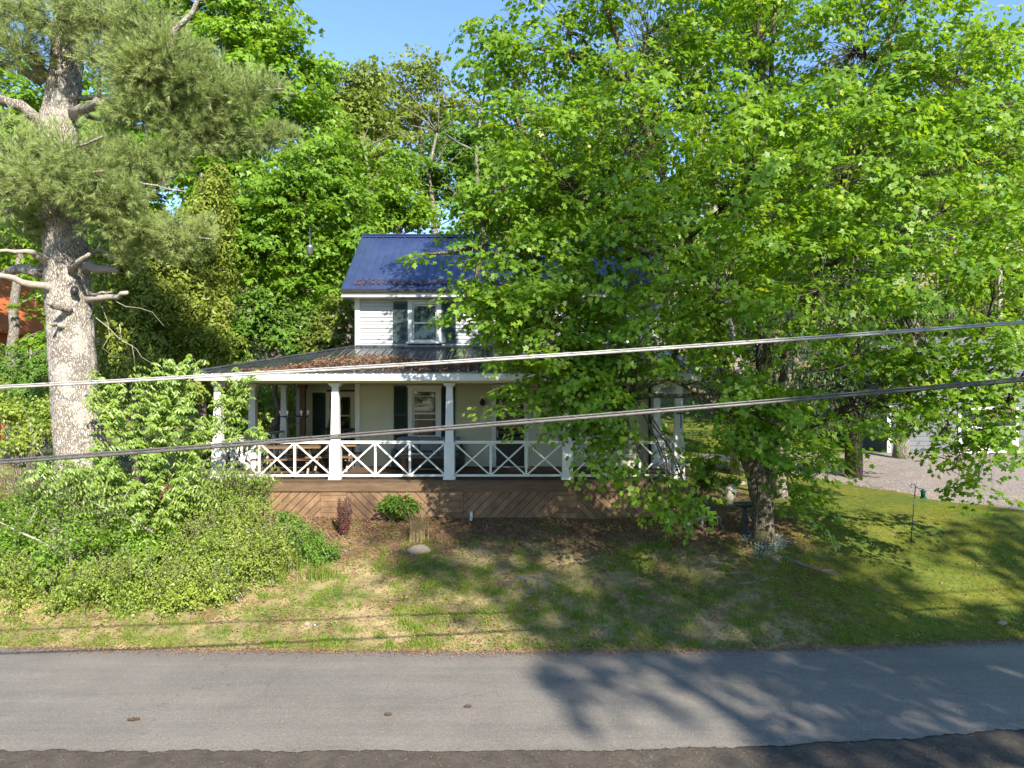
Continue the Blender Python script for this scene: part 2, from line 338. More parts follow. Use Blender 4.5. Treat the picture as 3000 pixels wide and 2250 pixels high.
def broadleaf(name, base, label, blobs, stems, n_sp, k, sr, ls, tpl, mat, barkm, group=None, r0=0.25, limb=True, twig_r=0.012, **kw):
    """stems: list of polylines from the base; limbs go to each blob, twigs to each spray."""
    root = thing(name, base, label, "tree", group)
    tk = MB(); nodes = []
    for j, st in enumerate(stems):
        n = len(st); ra = [st[i][3] if len(st[i]) > 3 else r0 * (1 - 0.8 * i / (n - 1)) for i in range(n)]
        dense = []; dr = []
        for i in range(n - 1):
            for q in np.linspace(0, 1, 5)[:-1]:
                dense.append(np.array(st[i][:3]) * (1 - q) + np.array(st[i + 1][:3]) * q + (rng.normal(0, 0.03, 3) if i or q else 0)); dr.append(ra[i] * (1 - q) + ra[i + 1] * q)
        dense.append(np.array(st[-1][:3])); dr.append(ra[-1])
        if j == 0: dr[0] *= 1.35; dr[1] *= 1.1
        tk.tube(dense, dr, 12 if r0 > 0.2 else 7, 0.05); nodes += list(dense)
    C, T, N, S, sc, bi = sprays(blobs, n_sp, k, sr, ls, **kw)
    lim = MB()
    for i, (bc, br) in enumerate(blobs):
        low = bc[2] < base[2] + 2.7 and bc[2] > base[2]
        if low: a = min(nodes, key=lambda p: np.linalg.norm(np.array(p) - bc) + 3 * max(0, bc[2] + .6 - p[2])); pts = curve(a, bc, 0.10, 7, 0.12)
        else: a = near_on(nodes, bc); pts = curve(a, bc, 0.14, 7, 0.02)
        if limb: tk.tube(pts, list(np.linspace(.022 if low else min(r0 * 0.30, 0.07), 0.012 if low else .02, 7)), 6, 0.05)
        for j in np.where(bi == i)[0]:
            q = pts[random.choice((3, 4, 5, 6))]; m = curve(q, sc[j], 0.16, 4, 0.03)
            lim.tube(m, [twig_r * 1.4, twig_r, twig_r * .8, twig_r * .4], 3)
    tk.build("trunk", barkm, root, True, org=base); 
    if lim.n: tag(lim.build("branches", barkm, root, True, org=base), kind="stuff")
    add_leaves(root, "crown", tpl, C, T, N, S, mat)
    return root
MAPLE, DIA, STAR, LANCE, NEED = (MAPLE_V, MAPLE_F), (DIA_V, DIA_F), (STAR_V, STAR_F), (LANCE_V, LANCE_F), (NEED_V, NEED_F)
# ================================================================== THE SETTING
# ground: one sheet, fine near the road and yard
xs = np.concatenate([np.linspace(-400, -40, 12), np.linspace(-36, -14, 23)[:-1], np.linspace(-14, 15, 175), np.linspace(16, 40, 24), np.linspace(60, 400, 12)])
ys = np.concatenate([np.linspace(-150, -5, 12), np.linspace(-3, 8, 12), np.linspace(8.3, 19, 150), np.linspace(19.4, 40, 40), np.linspace(42, 300, 50)])
XX, YY = np.meshgrid(xs, ys); ZZ = gz(XX, YY)
V = np.stack([XX, YY, ZZ], -1).reshape(-1, 3); nx = len(xs)
ii = (np.arange(len(ys) - 1)[:, None] * nx + np.arange(nx - 1)[None, :]).ravel()
loops = np.stack([ii, ii + 1, ii + nx + 1, ii + nx], -1).ravel()
t = NT("ground_soil"); p = t.pos(); sx = t.n("ShaderNodeSeparateXYZ"); t.l(p, sx.inputs[0]); X_, Y_ = sx.outputs[0], sx.outputs[1]
n1 = t.noise(p, 0.9, 6, 0.7, 0.38, 0.62); n2 = t.noise(p, 7, 6, 0.7, 0.35, 0.65); n3 = t.noise(p, 45, 4, 0.7, 0.3, 0.7)
soil = t.mix(n3, (0.12, 0.072, 0.042, 1), (0.30, 0.20, 0.12, 1)); straw_ = t.mix(n3, (0.25, 0.175, 0.09, 1), (0.50, 0.38, 0.21, 1))
green = t.mix(n2, (0.05, 0.085, 0.018, 1), (0.12, 0.16, 0.03, 1)); moss = t.mix(n2, (0.09, 0.11, 0.02, 1), (0.19, 0.17, 0.03, 1))
c = t.mix(n1, straw_, green); c = t.mix(t.noise(p, 2.3, 6, 0.75, 0.52, 0.62), c, soil)
rightm = t.smooth(t.math('ADD', X_, t.math('MULTIPLY', n1, 3.0)), 5.5, 8.5); c = t.mix(rightm, c, t.mix(n1, green, moss))
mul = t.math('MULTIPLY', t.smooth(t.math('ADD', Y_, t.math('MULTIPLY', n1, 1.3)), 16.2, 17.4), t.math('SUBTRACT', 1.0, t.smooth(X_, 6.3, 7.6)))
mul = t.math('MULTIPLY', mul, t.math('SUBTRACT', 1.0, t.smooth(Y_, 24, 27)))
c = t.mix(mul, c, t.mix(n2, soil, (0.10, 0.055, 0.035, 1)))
woods = t.smooth(Y_, 38, 48); c = t.mix(woods, c, t.mix(n2, soil, (0.26, 0.19, 0.13, 1)))
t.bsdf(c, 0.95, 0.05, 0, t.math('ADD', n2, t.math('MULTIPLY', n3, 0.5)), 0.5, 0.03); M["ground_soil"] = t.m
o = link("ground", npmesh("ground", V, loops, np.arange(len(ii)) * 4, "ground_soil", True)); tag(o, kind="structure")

# road
t = NT("asphalt"); p = t.pos(); n1 = t.noise(p, 0.45, 6, 0.65, 0.35, 0.65); n2 = t.noise(p, 32, 6, 0.85, 0.35, 0.65); v = t.n("ShaderNodeTexVoronoi"); v.inputs["Scale"].default_value = 70; t.l(p, v.inputs["Vector"])
str_ = t.noise(t.pos((0.10, 1.6, 1)), 1.6, 6, 0.65, 0.42, 0.62); str2 = t.noise(t.pos((0.3, 3.0, 1)), 2.2, 6, 0.7, 0.5, 0.7)
c = t.mix(n1, (0.215, 0.188, 0.160, 1), (0.305, 0.268, 0.228, 1)); c = t.mix(t.math('MULTIPLY', str_, 0.45), c, (0.135, 0.128, 0.124, 1)); c = t.mix(t.math('MULTIPLY', str2, 0.35), c, (0.27, 0.25, 0.225, 1))
c = t.mix(t.math('MULTIPLY', n2, 0.55), c, (0.085, 0.08, 0.076, 1)); n4 = t.noise(p, 14, 6, 0.75, 0.35, 0.65); c = t.mix(t.math('MULTIPLY', n4, 0.3), c, (0.12, 0.112, 0.105, 1))
spk = t.n("ShaderNodeSeparateColor"); t.l(v.outputs["Color"], spk.inputs[0]); c = t.mix(t.math('MULTIPLY', t.smooth(spk.outputs[0], 0.88, 0.99), 0.38), c, (0.36, 0.32, 0.27, 1))
ck = t.n("ShaderNodeTexVoronoi", feature='DISTANCE_TO_EDGE'); ck.inputs["Scale"].default_value = 0.55; wv = t.n("ShaderNodeVectorMath", operation='ADD'); nn = t.n("ShaderNodeTexNoise"); nn.inputs["Scale"].default_value = 2.5; nn.inputs["Detail"].default_value = 6; t.l(p, nn.inputs["Vector"]); t.l(p, wv.inputs[0]); t.l(nn.outputs["Color"], wv.inputs[1]); t.l(wv.outputs[0], ck.inputs["Vector"])
crk = t.math('MULTIPLY', t.math('SUBTRACT', 1.0, t.smooth(ck.outputs[0], 0.0, 0.006)), t.math('MULTIPLY', t.noise(p, 0.35, 2, 0.5, 0.5, 0.6), 0.6)); c = t.mix(crk, c, (0.05, 0.047, 0.043, 1))
t.bsdf(c, 0.85, 0.25, 0, t.math('ADD', n2, v.outputs[0]), 0.6, 0.006); M["asphalt"] = t.m
t = NT("shoulder_dirt"); p = t.pos(); n1 = t.noise(p, 3, 6, 0.75, 0.35, 0.65); n2 = t.noise(p, 60, 4, 0.75, 0.3, 0.7)
c = t.mix(n1, (0.085, 0.072, 0.060, 1), (0.15, 0.125, 0.10, 1)); c = t.mix(t.math('MULTIPLY', n2, 0.6), c, (0.035, 0.03, 0.027, 1))
t.bsdf(c, 0.9, 0.15, 0, t.math('ADD', n1, n2), 0.6, 0.01); M["shoulder_dirt"] = t.m
def strip(name, xsr, fa, fb, nz, mat, z):
    V = []; L = []
    for x in xsr:
        a, b = fa(x), fb(x)
        for q in np.linspace(0, 1, nz): V.append((x, a + (b - a) * q, z(q)))
    n = len(xsr)
    ii = (np.arange(n - 1)[:, None] * nz + np.arange(nz - 1)[None, :]).ravel()
    loops = np.stack([ii, ii + nz, ii + nz + 1, ii + 1], -1).ravel()
    return link(name, npmesh(name, np.array(V), loops, np.arange(len(ii)) * 4, mat, True))
rx = np.linspace(-60, 60, 2400)
h = lambda x, s: 0.5 * math.sin(x * 3.1 + s) + 0.3 * math.sin(x * 7.7 + 2 * s) + 0.3 * math.sin(x * 17.3 + s) + 0.25 * math.sin(x * 41 + 3 * s)
lim = lambda x: max(-16, min(16, x))
o = strip("road", rx, lambda x: ROAD_NEAR(lim(x)) + 0.035 * h(x, 1) + 0.02 * h(x * 2.3, 5), lambda x: ROAD_FAR(lim(x)) + 0.055 * h(x, 2) + .02 * h(x * 2.7, 4), 5, "asphalt", lambda q: 0.05 + 0.03 * math.sin(math.pi * q)); tag(o, kind="structure")
o = strip("road_shoulder", rx, lambda x: 6.0, lambda x: ROAD_NEAR(lim(x)) + 0.12, 3, "shoulder_dirt", lambda q: 0.035); tag(o, kind="structure")
# gravel driveway right of the house
t = NT("gravel_mix"); p = t.pos(); v = t.n("ShaderNodeTexVoronoi"); v.inputs["Scale"].default_value = 22; t.l(p, v.inputs["Vector"])
sp = t.n("ShaderNodeSeparateColor"); t.l(v.outputs["Color"], sp.inputs[0]); n1 = t.noise(p, 0.8, 5, 0.7)
c = t.mix(sp.outputs[0], (0.13, 0.115, 0.11, 1), (0.32, 0.285, 0.265, 1)); c = t.mix(t.math('MULTIPLY', n1, 0.5), c, (0.26, 0.19, 0.14, 1))  # gravel colours lowered overall, so the driveway's shade is in the colour
t.bsdf(c, 0.9, 0.1, 0, v.outputs[0], 0.8, 0.02); M["gravel_mix"] = t.m
def patch(name, poly, mat, lift, nx_=50):
    P0 = np.array(poly); ts = np.linspace(0, 1, nx_); V = []
    for a in ts:
        L = P0[0] * (1 - a) + P0[1] * a; Rr = P0[3] * (1 - a) + P0[2] * a
        for b in ts:
            q = L * (1 - b) + Rr * b + np.array((0, 0.25 * math.sin(b * 9 + a * 4) + 0.1 * math.sin(b * 31))) * (1 if 0 < a < 1 else 0.8)
            V.append((q[0], q[1], G(q[0], q[1]) + (lift if 0 < a < 1 and 0 < b < 1 else -.04)))
    ii = (np.arange(nx_ - 1)[:, None] * nx_ + np.arange(nx_ - 1)[None, :]).ravel()
    loops = np.stack([ii, ii + 1, ii + nx_ + 1, ii + nx_], -1).ravel()
    return link(name, npmesh(name, np.array(V), loops, np.arange(len(ii)) * 4, mat, True))
o = patch("gravel_driveway", [(9.6, 24.8), (7.2, 30.4), (27, 31.0), (14.2, 16.6)], "gravel_mix", 0.05); tag(o, kind="structure")
o = patch("side_driveway", [(-32, 26), (-36, 36), (-15, 36), (-14, 28)], "shoulder_dirt", 0.05, 20); tag(o, kind="structure")

# ================================================================== THE HOUSE
HX0, HX1, HY0, HY1 = -4.60, 4.34, 21.0, 26.0
ZD, ZC = 2.40, 4.86          # deck top, porch ceiling
WY = 24.0; WX0 = -7.25       # the low rear wing on the left
house = thing("farmhouse", (0, 21, 1.5), "white clapboard two storey farmhouse with blue metal roof and wraparound porch", "house")
Z1 = 5.98; ZE = 7.56; ZR = 9.75; YE = 20.5; YR = 23.3
# unit clapboard: x 0..1, z 0..1, tilted face, bottom proud
paint("siding_bounce_tint", (0.56, 0.55, 0.41, 1), (0.49, 0.48, 0.35, 1), 0.5, 1.6, (0.4, 1, 2))  # same whitish siding under the porch, with yellow lawn bounce put into its colour
def unit_board(mat="siding_paint"):
    me = bpy.data.meshes.new("clapboard")
    V = [(0, 0, 0), (1, 0, 0), (1, 0, 1), (0, 0, 1), (0, -1, 0), (1, -1, 0), (1, -.25, 1.08), (0, -.25, 1.08)]
    me.from_pydata(V, [], [(4, 5, 6, 7), (0, 1, 5, 4), (0, 4, 7, 3), (1, 2, 6, 5), (3, 7, 6, 2)]); me.materials.append(M[mat]); return me
CB = unit_board(); CB2 = unit_board("siding_bounce_tint")
def clap(parent, x0, x1, y, z0, z1, holes, step=0.108, th=0.052, side=None):
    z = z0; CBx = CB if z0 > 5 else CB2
    while z < z1 - 0.02:
        hgt = min(step, z1 - z); segs = [(x0, x1)]
        for hx0, hx1, hz0, hz1 in holes:
            if z + hgt > hz0 + 0.01 and z < hz1 - 0.01:
                ns = []
                for a, b in segs:
                    if hx1 <= a or hx0 >= b: ns.append((a, b)); continue
                    if a < hx0: ns.append((a, hx0))
                    if hx1 < b: ns.append((hx1, b))
                segs = ns
        for a, b in segs:
            if b - a > 0.03:
                if side is None: link("clapboard", CBx, parent, (a, y, z), (b - a, th, hgt))
                elif side < 0: link("clapboard", CBx, parent, (y, b, z), (b - a, th, hgt), (0, 0, -math.pi / 2))
                else: link("clapboard", CBx, parent, (y, a, z), (b - a, th, hgt), (0, 0, math.pi / 2))
        z += step
upper_holes = []; lower_holes = []
def window(X, z0, z1, w_, y, holes, trim="white_paint", curtain=0.0, sill=True, storm=False):
    x0, x1 = X - w_ / 2, X + w_ / 2; t_ = 0.13
    holes.append((x0, x1, z0, z1))
    b = MB()
    b.box(x0, x0 + t_, y - .075, y + .08, z0, z1).box(x1 - t_, x1, y - .075, y + .08, z0, z1)
    b.box(x0 + t_, x1 - t_, y - .075, y + .08, z1 - t_, z1).box(x0 + t_, x1 - t_, y - .075, y + .08, z0, z0 + 0.09)
    b.box(x0 - .03, x1 + .03, y - .11, y - .077, z1 - .045, z1 + .012)
    win = b.build("window_frame", trim, house, bevel=0.004)
    if sill:
        MB().box(x0 - .04, x1 + .04, y - .135, y - .077, z0 + .02, z0 + .065).build("sill", trim, win)
    a0, a1, b0, b1 = x0 + t_, x1 - t_, z0 + .09, z1 - t_; mid = (b0 + b1) / 2; f = 0.045
    for q, (za, zb, yy) in enumerate(((mid - .02, b1, y + .0), (b0, mid + .02, y + .03))):
        s = MB(); s.box(a0, a0 + f, yy, yy + .03, za, zb).box(a1 - f, a1, yy, yy + .03, za, zb)
        s.box(a0 + f, a1 - f, yy, yy + .03, zb - f, zb).box(a0 + f, a1 - f, yy, yy + .03, za, za + f)
        s.build("sash", trim, win)
        MB().box(a0 + f, a1 - f, yy + .012, yy + .018, za + f, zb - f).build("pane", "glass", win)
    if storm:
        MB().box(a0, a1, y - .02, y - .002, b1 - .19, b1 - .165).build("screen_rail", trim, win)
        MB().box(a0, a1, y - .02, y - .002, mid - .19, mid - .165).build("screen_rail", trim, win)
    if curtain:
        for s0, s1 in ((a0, a0 + (a1 - a0) * .22), (a1 - (a1 - a0) * curtain, a1)):
            n = 14; V = []; Fc = []
            for i in range(n + 1):
                xx = s0 + (s1 - s0) * i / n; V += [(xx, y + .13 + .018 * math.sin(i * 1.9), b0), (xx, y + .13 + .018 * math.sin(i * 1.9), b1)]
            for i in range(n): Fc.append((2 * i, 2 * i + 2, 2 * i + 3, 2 * i + 1))
            MB().add(V, Fc).build("curtain", "curtain_cloth", win)
    return win
def shutter(x0, x1, y, z0, z1, mat, label=None):
    b = MB(); f = 0.045; y0, y1 = y - .090, y - .058
    b.box(x0, x0 + f, y0, y1, z0, z1).box(x1 - f, x1, y0, y1, z0, z1)
    m = (z0 + z1) / 2
    for a, c in ((z0, z0 + .09), (m - .035, m + .035), (z1 - .07, z1)): b.box(x0 + f, x1 - f, y0, y1, a, c)
    b.box(x0 + f, x1 - f, y1 - .006, y1 - .002, z0 + .09, z1 - .07)
    for a, c in ((z0 + .09, m - .035), (m + .035, z1 - .07)):
        k = int((c - a) / 0.036)
        for i in range(k):
            zz = a + (c - a) * (i + .5) / k
            b.add([(x0 + f, y1 - .006, zz + .012), (x1 - f, y1 - .006, zz + .012), (x1 - f, y0 + .003, zz - .012), (x0 + f, y0 + .003, zz - .012),
                   (x0 + f, y1 - .006, zz + .005), (x1 - f, y1 - .006, zz + .005), (x1 - f, y0 + .003, zz - .019), (x0 + f, y0 + .003, zz - .019)],
                  [(0, 1, 2, 3), (3, 2, 6, 7), (4, 7, 6, 5)])
    return b.build("shutter", mat, house)
for X in (-2.58, -0.06, 2.46):
    window(X, Z1 + 0.05, 7.33, 0.99, HY0, upper_holes, curtain=0.34)
    shutter(X - .50 - .42, X - .505, HY0, 6.06, 7.28, "shutter_paint"); shutter(X + .505, X + .92, HY0, 6.06, 7.28, "shutter_paint")
for X in (-2.58, 2.46):
    window(X, 3.20, 4.80, 0.98, HY0, lower_holes, curtain=0.25, storm=True)
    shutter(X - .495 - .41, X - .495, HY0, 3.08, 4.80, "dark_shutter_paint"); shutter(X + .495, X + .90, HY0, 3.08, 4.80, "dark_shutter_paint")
# front door with transom
dx0, dx1 = -.47, .36; lower_holes.append((dx0 - .13, dx1 + .13, ZD, 4.84))
b = MB(); b.box(dx0 - .13, dx0, HY0 - .075, HY0 + .08, ZD, 4.84).box(dx1, dx1 + .13, HY0 - .075, HY0 + .08, ZD, 4.84)
b.box(dx0, dx1, HY0 - .075, HY0 + .08, 4.74, 4.84).box(dx0, dx1, HY0 - .075, HY0 + .08, 4.50, 4.58)
dfr = b.build("door_frame", "white_paint", house, bevel=.004)
MB().box(dx0, dx1, HY0 + .02, HY0 + .03, 4.58, 4.74).build("transom_pane", "glass", dfr)
b = MB(); b.box(dx0, dx0 + .1, HY0, HY0 + .04, ZD + .03, 4.50).box(dx1 - .1, dx1, HY0, HY0 + .04, ZD + .03, 4.50)
b.box(dx0 + .1, dx1 - .1, HY0, HY0 + .04, 4.38, 4.50).box(dx0 + .1, dx1 - .1, HY0, HY0 + .04, ZD + .03, ZD + .9)
b.box(dx0 + .1, dx1 - .1, HY0, HY0 + .04, 3.36, 3.44)
door = b.build("front_door", "black_paint", house, bevel=.004); tag(door, "black glazed storm door under a transom")
MB().box(dx0 + .1, dx1 - .1, HY0 + .015, HY0 + .025, 3.44, 4.38).build("pane", "glass", door)
MB().box(dx0 + .02, dx0 + .055, HY0 - .03, HY0 - .002, 3.28, 3.48).tube([(dx0 + .04, HY0 - .05, 3.3), (dx0 + .04, HY0 - .06, 3.38), (dx0 + .04, HY0 - .05, 3.46)], .01).build("handle", "ceramic", door)
MB().box(dx0 - .13, dx1 + .13, HY0 - .16, HY0 - .077, ZD, ZD + .035).build("threshold", "galvanised", dfr)
# walls
wall = MB().box(HX0, HX0 + .02, HY0 + .03, HY1, 1.45, ZE).box(HX1 - .02, HX1, HY0 + .03, HY1, 1.45, ZE).box(HX0 + .02, HX1 - .02, HY1 - .05, HY1, 1.45, ZE)
wall.add([(HX0, HY0 + .03, ZE), (HX0, HY1, ZE), (HX0, YR, ZR - .1), (HX0 + .02, HY0 + .03, ZE), (HX0 + .02, HY1, ZE), (HX0 + .02, YR, ZR - .1)], [(0, 2, 1), (3, 4, 5), (0, 3, 5, 2), (1, 2, 5, 4)])
wall.add([(HX1 - .02, HY0 + .03, ZE), (HX1 - .02, HY1, ZE), (HX1 - .02, YR, ZR - .1), (HX1, HY0 + .03, ZE), (HX1, HY1, ZE), (HX1, YR, ZR - .1)], [(0, 2, 1), (3, 4, 5), (0, 3, 5, 2), (1, 2, 5, 4)])
wall = wall.build("wall", "siding_paint", house)
clap(wall, HX0 + .10, HX1 - .10, HY0, Z1 - .02, 7.40, upper_holes)
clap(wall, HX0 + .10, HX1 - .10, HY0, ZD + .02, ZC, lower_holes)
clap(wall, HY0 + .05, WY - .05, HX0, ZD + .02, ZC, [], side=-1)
for zz0, zz1 in ((ZD, ZC), (Z1 - .05, 7.42)):
    for x in (HX0, HX1): MB().box(x - (.03 if x < 0 else .11), x + (.11 if x < 0 else .03), HY0 - .068, HY0 + .04, zz0, zz1).build("corner_board", "white_paint", wall)
MB().box(HX0 + .11, HX1 - .11, HY0 - .072, HY0 - .002, 7.40, 7.46).build("frieze_board", "cream_paint", wall)
MB().box(HX0 + .02, HX1 - .02, HY0 + .75, HY0 + .77, 1.45, ZE - .05).box(-7.2, HX0, WY + .75, WY + .77, 1.5, ZC).build('dim_room_wall', 'dark_shutter_paint', wall)  # dark colour stands in for the dimness of the rooms behind the windows
# sealed dark interior floor between storeys, and wall strip behind the porch roof
MB().box(HX0 + .03, HX1 - .03, HY0 + .01, HY0 + .05, ZC, Z1 - .03).box(HX0 + .03, HX1 - .03, HY0 + .05, HY0 + .74, 5.2, 5.25).build("ledger", "siding_paint", wall)
# rear wing wall, seen through the left of the porch
wh = []
window(-5.78, 3.05, 4.62, .98, WY, wh, "cream_paint", curtain=0.2)
shutter(-6.72, -6.29, WY, 2.98, 4.60, "dark_shutter_paint"); shutter(-5.27, -4.80, WY, 2.98, 4.60, "dark_shutter_paint")
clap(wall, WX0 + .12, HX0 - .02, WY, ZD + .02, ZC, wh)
MB().box(WX0 - .02, WX0 + .12, WY - .068, WY + .04, ZD, ZC).box(WX0, WX0 + .03, WY + .05, 28, 1.45, ZC).box(WX0 + .03, HX0, 27.9, 28, 1.45, ZC).build("wing_wall", "siding_paint", house)
MB().frus(-6.95, WY - .42, ZD, ZD + .7, .12, .12).frus(-6.95, WY - .42, ZD + .7, ZC - .12, .085, .085).frus(-6.95, WY - .42, ZC - .12, ZC, .12, .14).build("porch_post", "post_wood", house, bevel=.006)

# ---- main roof: panels with a standing rib
def roof_panels(parent, name, x0, x1, step, ye, ze, yr, zr, mat, clip=None, rib=.034):
    """strips from the eave to the ridge; clip(x) -> (ye, ze, yr, zr) shortens strips along a hip"""
    x = x0; n = round((x1 - x0) / step); step = (x1 - x0) / n
    cache = {}
    for i in range(n):
        a = x0 + i * step
        ends = [clip(a), clip(a + step)] if clip else [(ye, ze, yr, zr)] * 2
        key = None if clip else (ye, yr)
        if key and key in cache: link(name, cache[key], parent, (a, ye, ze)); continue
        V = []; 
        for k, (q, e) in enumerate(((0, ends[0]), (rib * .35, ends[0]), (rib, ends[0]), (rib * 1.35, ends[0]), (step * .5, None), (step * .5 + .012, None), (step * .5 + .024, None), (step, ends[1]))):
            if e is None:
                f_ = q / step; e = tuple(ends[0][j] * (1 - f_) + ends[1][j] * f_ for j in range(4))
            hh = (0, rib * .8, rib * .8, 0, 0, .008, 0, 0)[k]
            V += [(a + q, e[0], e[1] + hh), (a + q, e[2], e[3] + hh)]
        base = np.array((a, ends[0][0], ends[0][1])); V = [np.array(v) - base for v in V]; m = len(V)
        V += [v - np.array((0, 0, .02)) for v in V[:m]]
        Fc = [(2 * j, 2 * j + 2, 2 * j + 3, 2 * j + 1) for j in range(m // 2 - 1)]
        Fc += [(m + 2 * j, m + 2 * j + 1, m + 2 * j + 3, m + 2 * j + 2) for j in range(m // 2 - 1)]
        Fc += [(2 * j, m + 2 * j, m + 2 * j + 2, 2 * j + 2) for j in range(m // 2 - 1)]
        me = bpy.data.meshes.new(name); me.from_pydata([tuple(v) for v in V], [], Fc); me.materials.append(M[mat])
        if key: cache[key] = me
        link(name, me, parent, base)
RX0, RX1 = -4.92, 4.66
b = MB().box(RX0 + .02, RX1 - .02, YR - .10, YR + .10, ZR + .015, ZR + .035)
b.add([(RX0, YR - .13, ZR - .07), (RX1, YR - .13, ZR - .07), (RX1, YR, ZR + .05), (RX0, YR, ZR + .05), (RX0, YR + .13, ZR - .07), (RX1, YR + .13, ZR - .07)], [(0, 1, 2, 3), (3, 2, 5, 4)])
roof = b.build("roof", "metal_roof", house)
roof_panels(roof, "roof_panel", RX0, RX1, .235, YE - .06, ZE + .03, YR, ZR - .02, "metal_roof")
MB().add([(RX0, YR, ZR - .03), (RX1, YR, ZR - .03), (RX1, 26.1 + .4, ZE + .0), (RX0, 26.1 + .4, ZE + .0), (RX0, YR, ZR - .05), (RX1, YR, ZR - .05), (RX1, 26.5, ZE - .02), (RX0, 26.5, ZE - .02)], [(0, 1, 2, 3), (7, 6, 5, 4), (0, 3, 7, 4), (1, 5, 6, 2)]).build("rear_slope", "metal_roof", roof)
MB().box(RX0, RX1, YE - .02, YE + .01, ZE - .20, ZE + .005).box(RX0, RX1, YE + .01, HY0 + .02, ZE - .20, ZE - .17).build("fascia", "white_paint", house)
MB().box(RX0 - .01, RX1 + .01, YE - .10, YE - .022, ZE - .075, ZE - .06).box(RX0 - .01, RX1 + .01, YE - .11, YE - .10, ZE - .075, ZE + .02).build("gutter", "black_paint", roof)
for x in (RX0 + .01, RX1 - .01):
    MB().bar((x, YE, ZE - .03), (x, YR, ZR - .10), .03, .16).bar((x, 26.4, ZE - .06), (x, YR, ZR - .10), .03, .16).build("rake_board", "metal_roof", roof)

# ---- porch roof with a hip at its left corner
PX0, PX1, PYE, PZE = -7.88, 4.70, 17.50, 5.10; PZR = Z1 - .03; sl_ = (PZR - PZE) / (HY0 - PYE)
def clip_front(x):
    if x < HX0:
        f_ = (x - PX0) / (HX0 - PX0); return (PYE, PZE, PYE + (HY0 - PYE) * f_, PZE + (PZR - PZE) * f_)
    return (PYE, PZE, HY0 - .01, PZR)
hip = MB(); hip.tube([(PX0, PYE, PZE + .02), (HX0, HY0, PZR + .03)], .035, 6).box(HX0 - .02, HX1 + .02, HY0 - .07, HY0 - .03, PZR - .01, PZR + .05)
proof = hip.build("porch_roof", "porch_metal", house)
roof_panels(proof, "roof_panel", PX0, HX0, .2345, 0, 0, 0, 0, "porch_metal", clip_front)
roof_panels(proof, "roof_panel", HX0, PX1, .235, PYE, PZE, HY0 - .01, PZR, "porch_metal")
MB().add([(PX0, PYE, PZE), (HX0, HY0, PZR), (HX0, 28.4, PZR), (PX0, 28.4, PZE), (PX0, PYE, PZE - .02), (HX0, HY0, PZR - .02), (HX0, 28.4, PZR - .02), (PX0, 28.4, PZE - .02)], [(0, 3, 2, 1), (4, 5, 6, 7), (0, 4, 7, 3), (3, 7, 6, 2)]).build("side_slope", "porch_metal", proof)
MB().box(PX0 + .02, PX1 - .02, PYE + .03, PYE + .06, PZE - .20, PZE - .025).box(PX0 + .02, PX0 + .05, PYE + .06, 28.3, PZE - .20, PZE - .025).box(PX1 - .05, PX1 - .02, PYE + .06, HY0, PZE - .20, PZE + .1).build("porch_fascia", "white_paint", house)
MB().box(PX0 + .05, PX1 - .05, PYE + .06, 17.90, ZC + .02, ZC + .04).box(-7.56, 4.32, 17.90, 18.10, ZC - .02, ZC + .1).box(-7.56, -7.34, 18.10, 27, ZC - .02, ZC + .1).box(4.10, 4.32, 18.10, HY0, ZC - .02, ZC + .1).build("porch_beam", "cream_paint", house)
MB().box(-7.34, 4.10, 18.10, HY0 - .03, ZC + .005, ZC + .03).box(-7.34, HX0 - .03, HY0 - .03, WY - .03, ZC + .005, ZC + .03).box(PX0 + .05, -7.56, PYE + .5, 28.2, ZC + .02, ZC + .04).build("porch_ceiling", "cream_paint", house)
# needles and leaves lying on the roofs
def debris(name, n, fx, fy, fz, mats, size, parent):
    x = fx(n); y = fy(n, x); z = fz(x, y); C = np.stack([x, y, z], -1)
    T = rnd(n) * np.array((1, 1, .25)); N = nrm(rnd(n, .5) + np.array((0, 0, 1)))
    me = scatter(name, DIA, C - WL[parent.name], T, N, size * rng.uniform(.5, 1.3, n), mats, .8); o = link(name, me, parent, WL[parent.name]); tag(o, kind="stuff"); return o
pz = lambda x, y: PZE + (y - PYE) * sl_
def moundh(x): return .10 * np.exp(-((x + 3.0) / 1.6) ** 2) + .06 * np.exp(-((x + .2) / 1.2) ** 2) + .03
def dy(n, x):
    top = 18.6 + .55 * np.sin(x * 1.3 + 1) + .8 * np.exp(-((x + 3.2) / 1.5) ** 2) - .5 * (x < -5.3)
    return PYE + .12 + (top - PYE) * rng.random(n) ** .8
debris("needle_litter", 19000, lambda n: rng.uniform(-6.9, 4.4, n), dy, lambda x, y: pz(x, y) + .015 + rng.random(len(x)) * moundh(x) * np.exp(-((y - 18.35) / .5) ** 2) * 1.2, "dead_leaf", .06, proof)
mz = lambda x, y: ZE + .03 + (y - YE + .06) * (ZR - ZE) / (YR - YE)
debris("needle_litter", 3500, lambda n: rng.uniform(-4.6, 4.4, n), lambda n, x: YE - .02 + rng.random(n) ** 2 * (.16 + .12 * np.sin(x * 2) ** 2) + .12, lambda x, y: mz(x, y) + .02 + .03 * rng.random(len(x)), "dead_leaf", .05, roof)

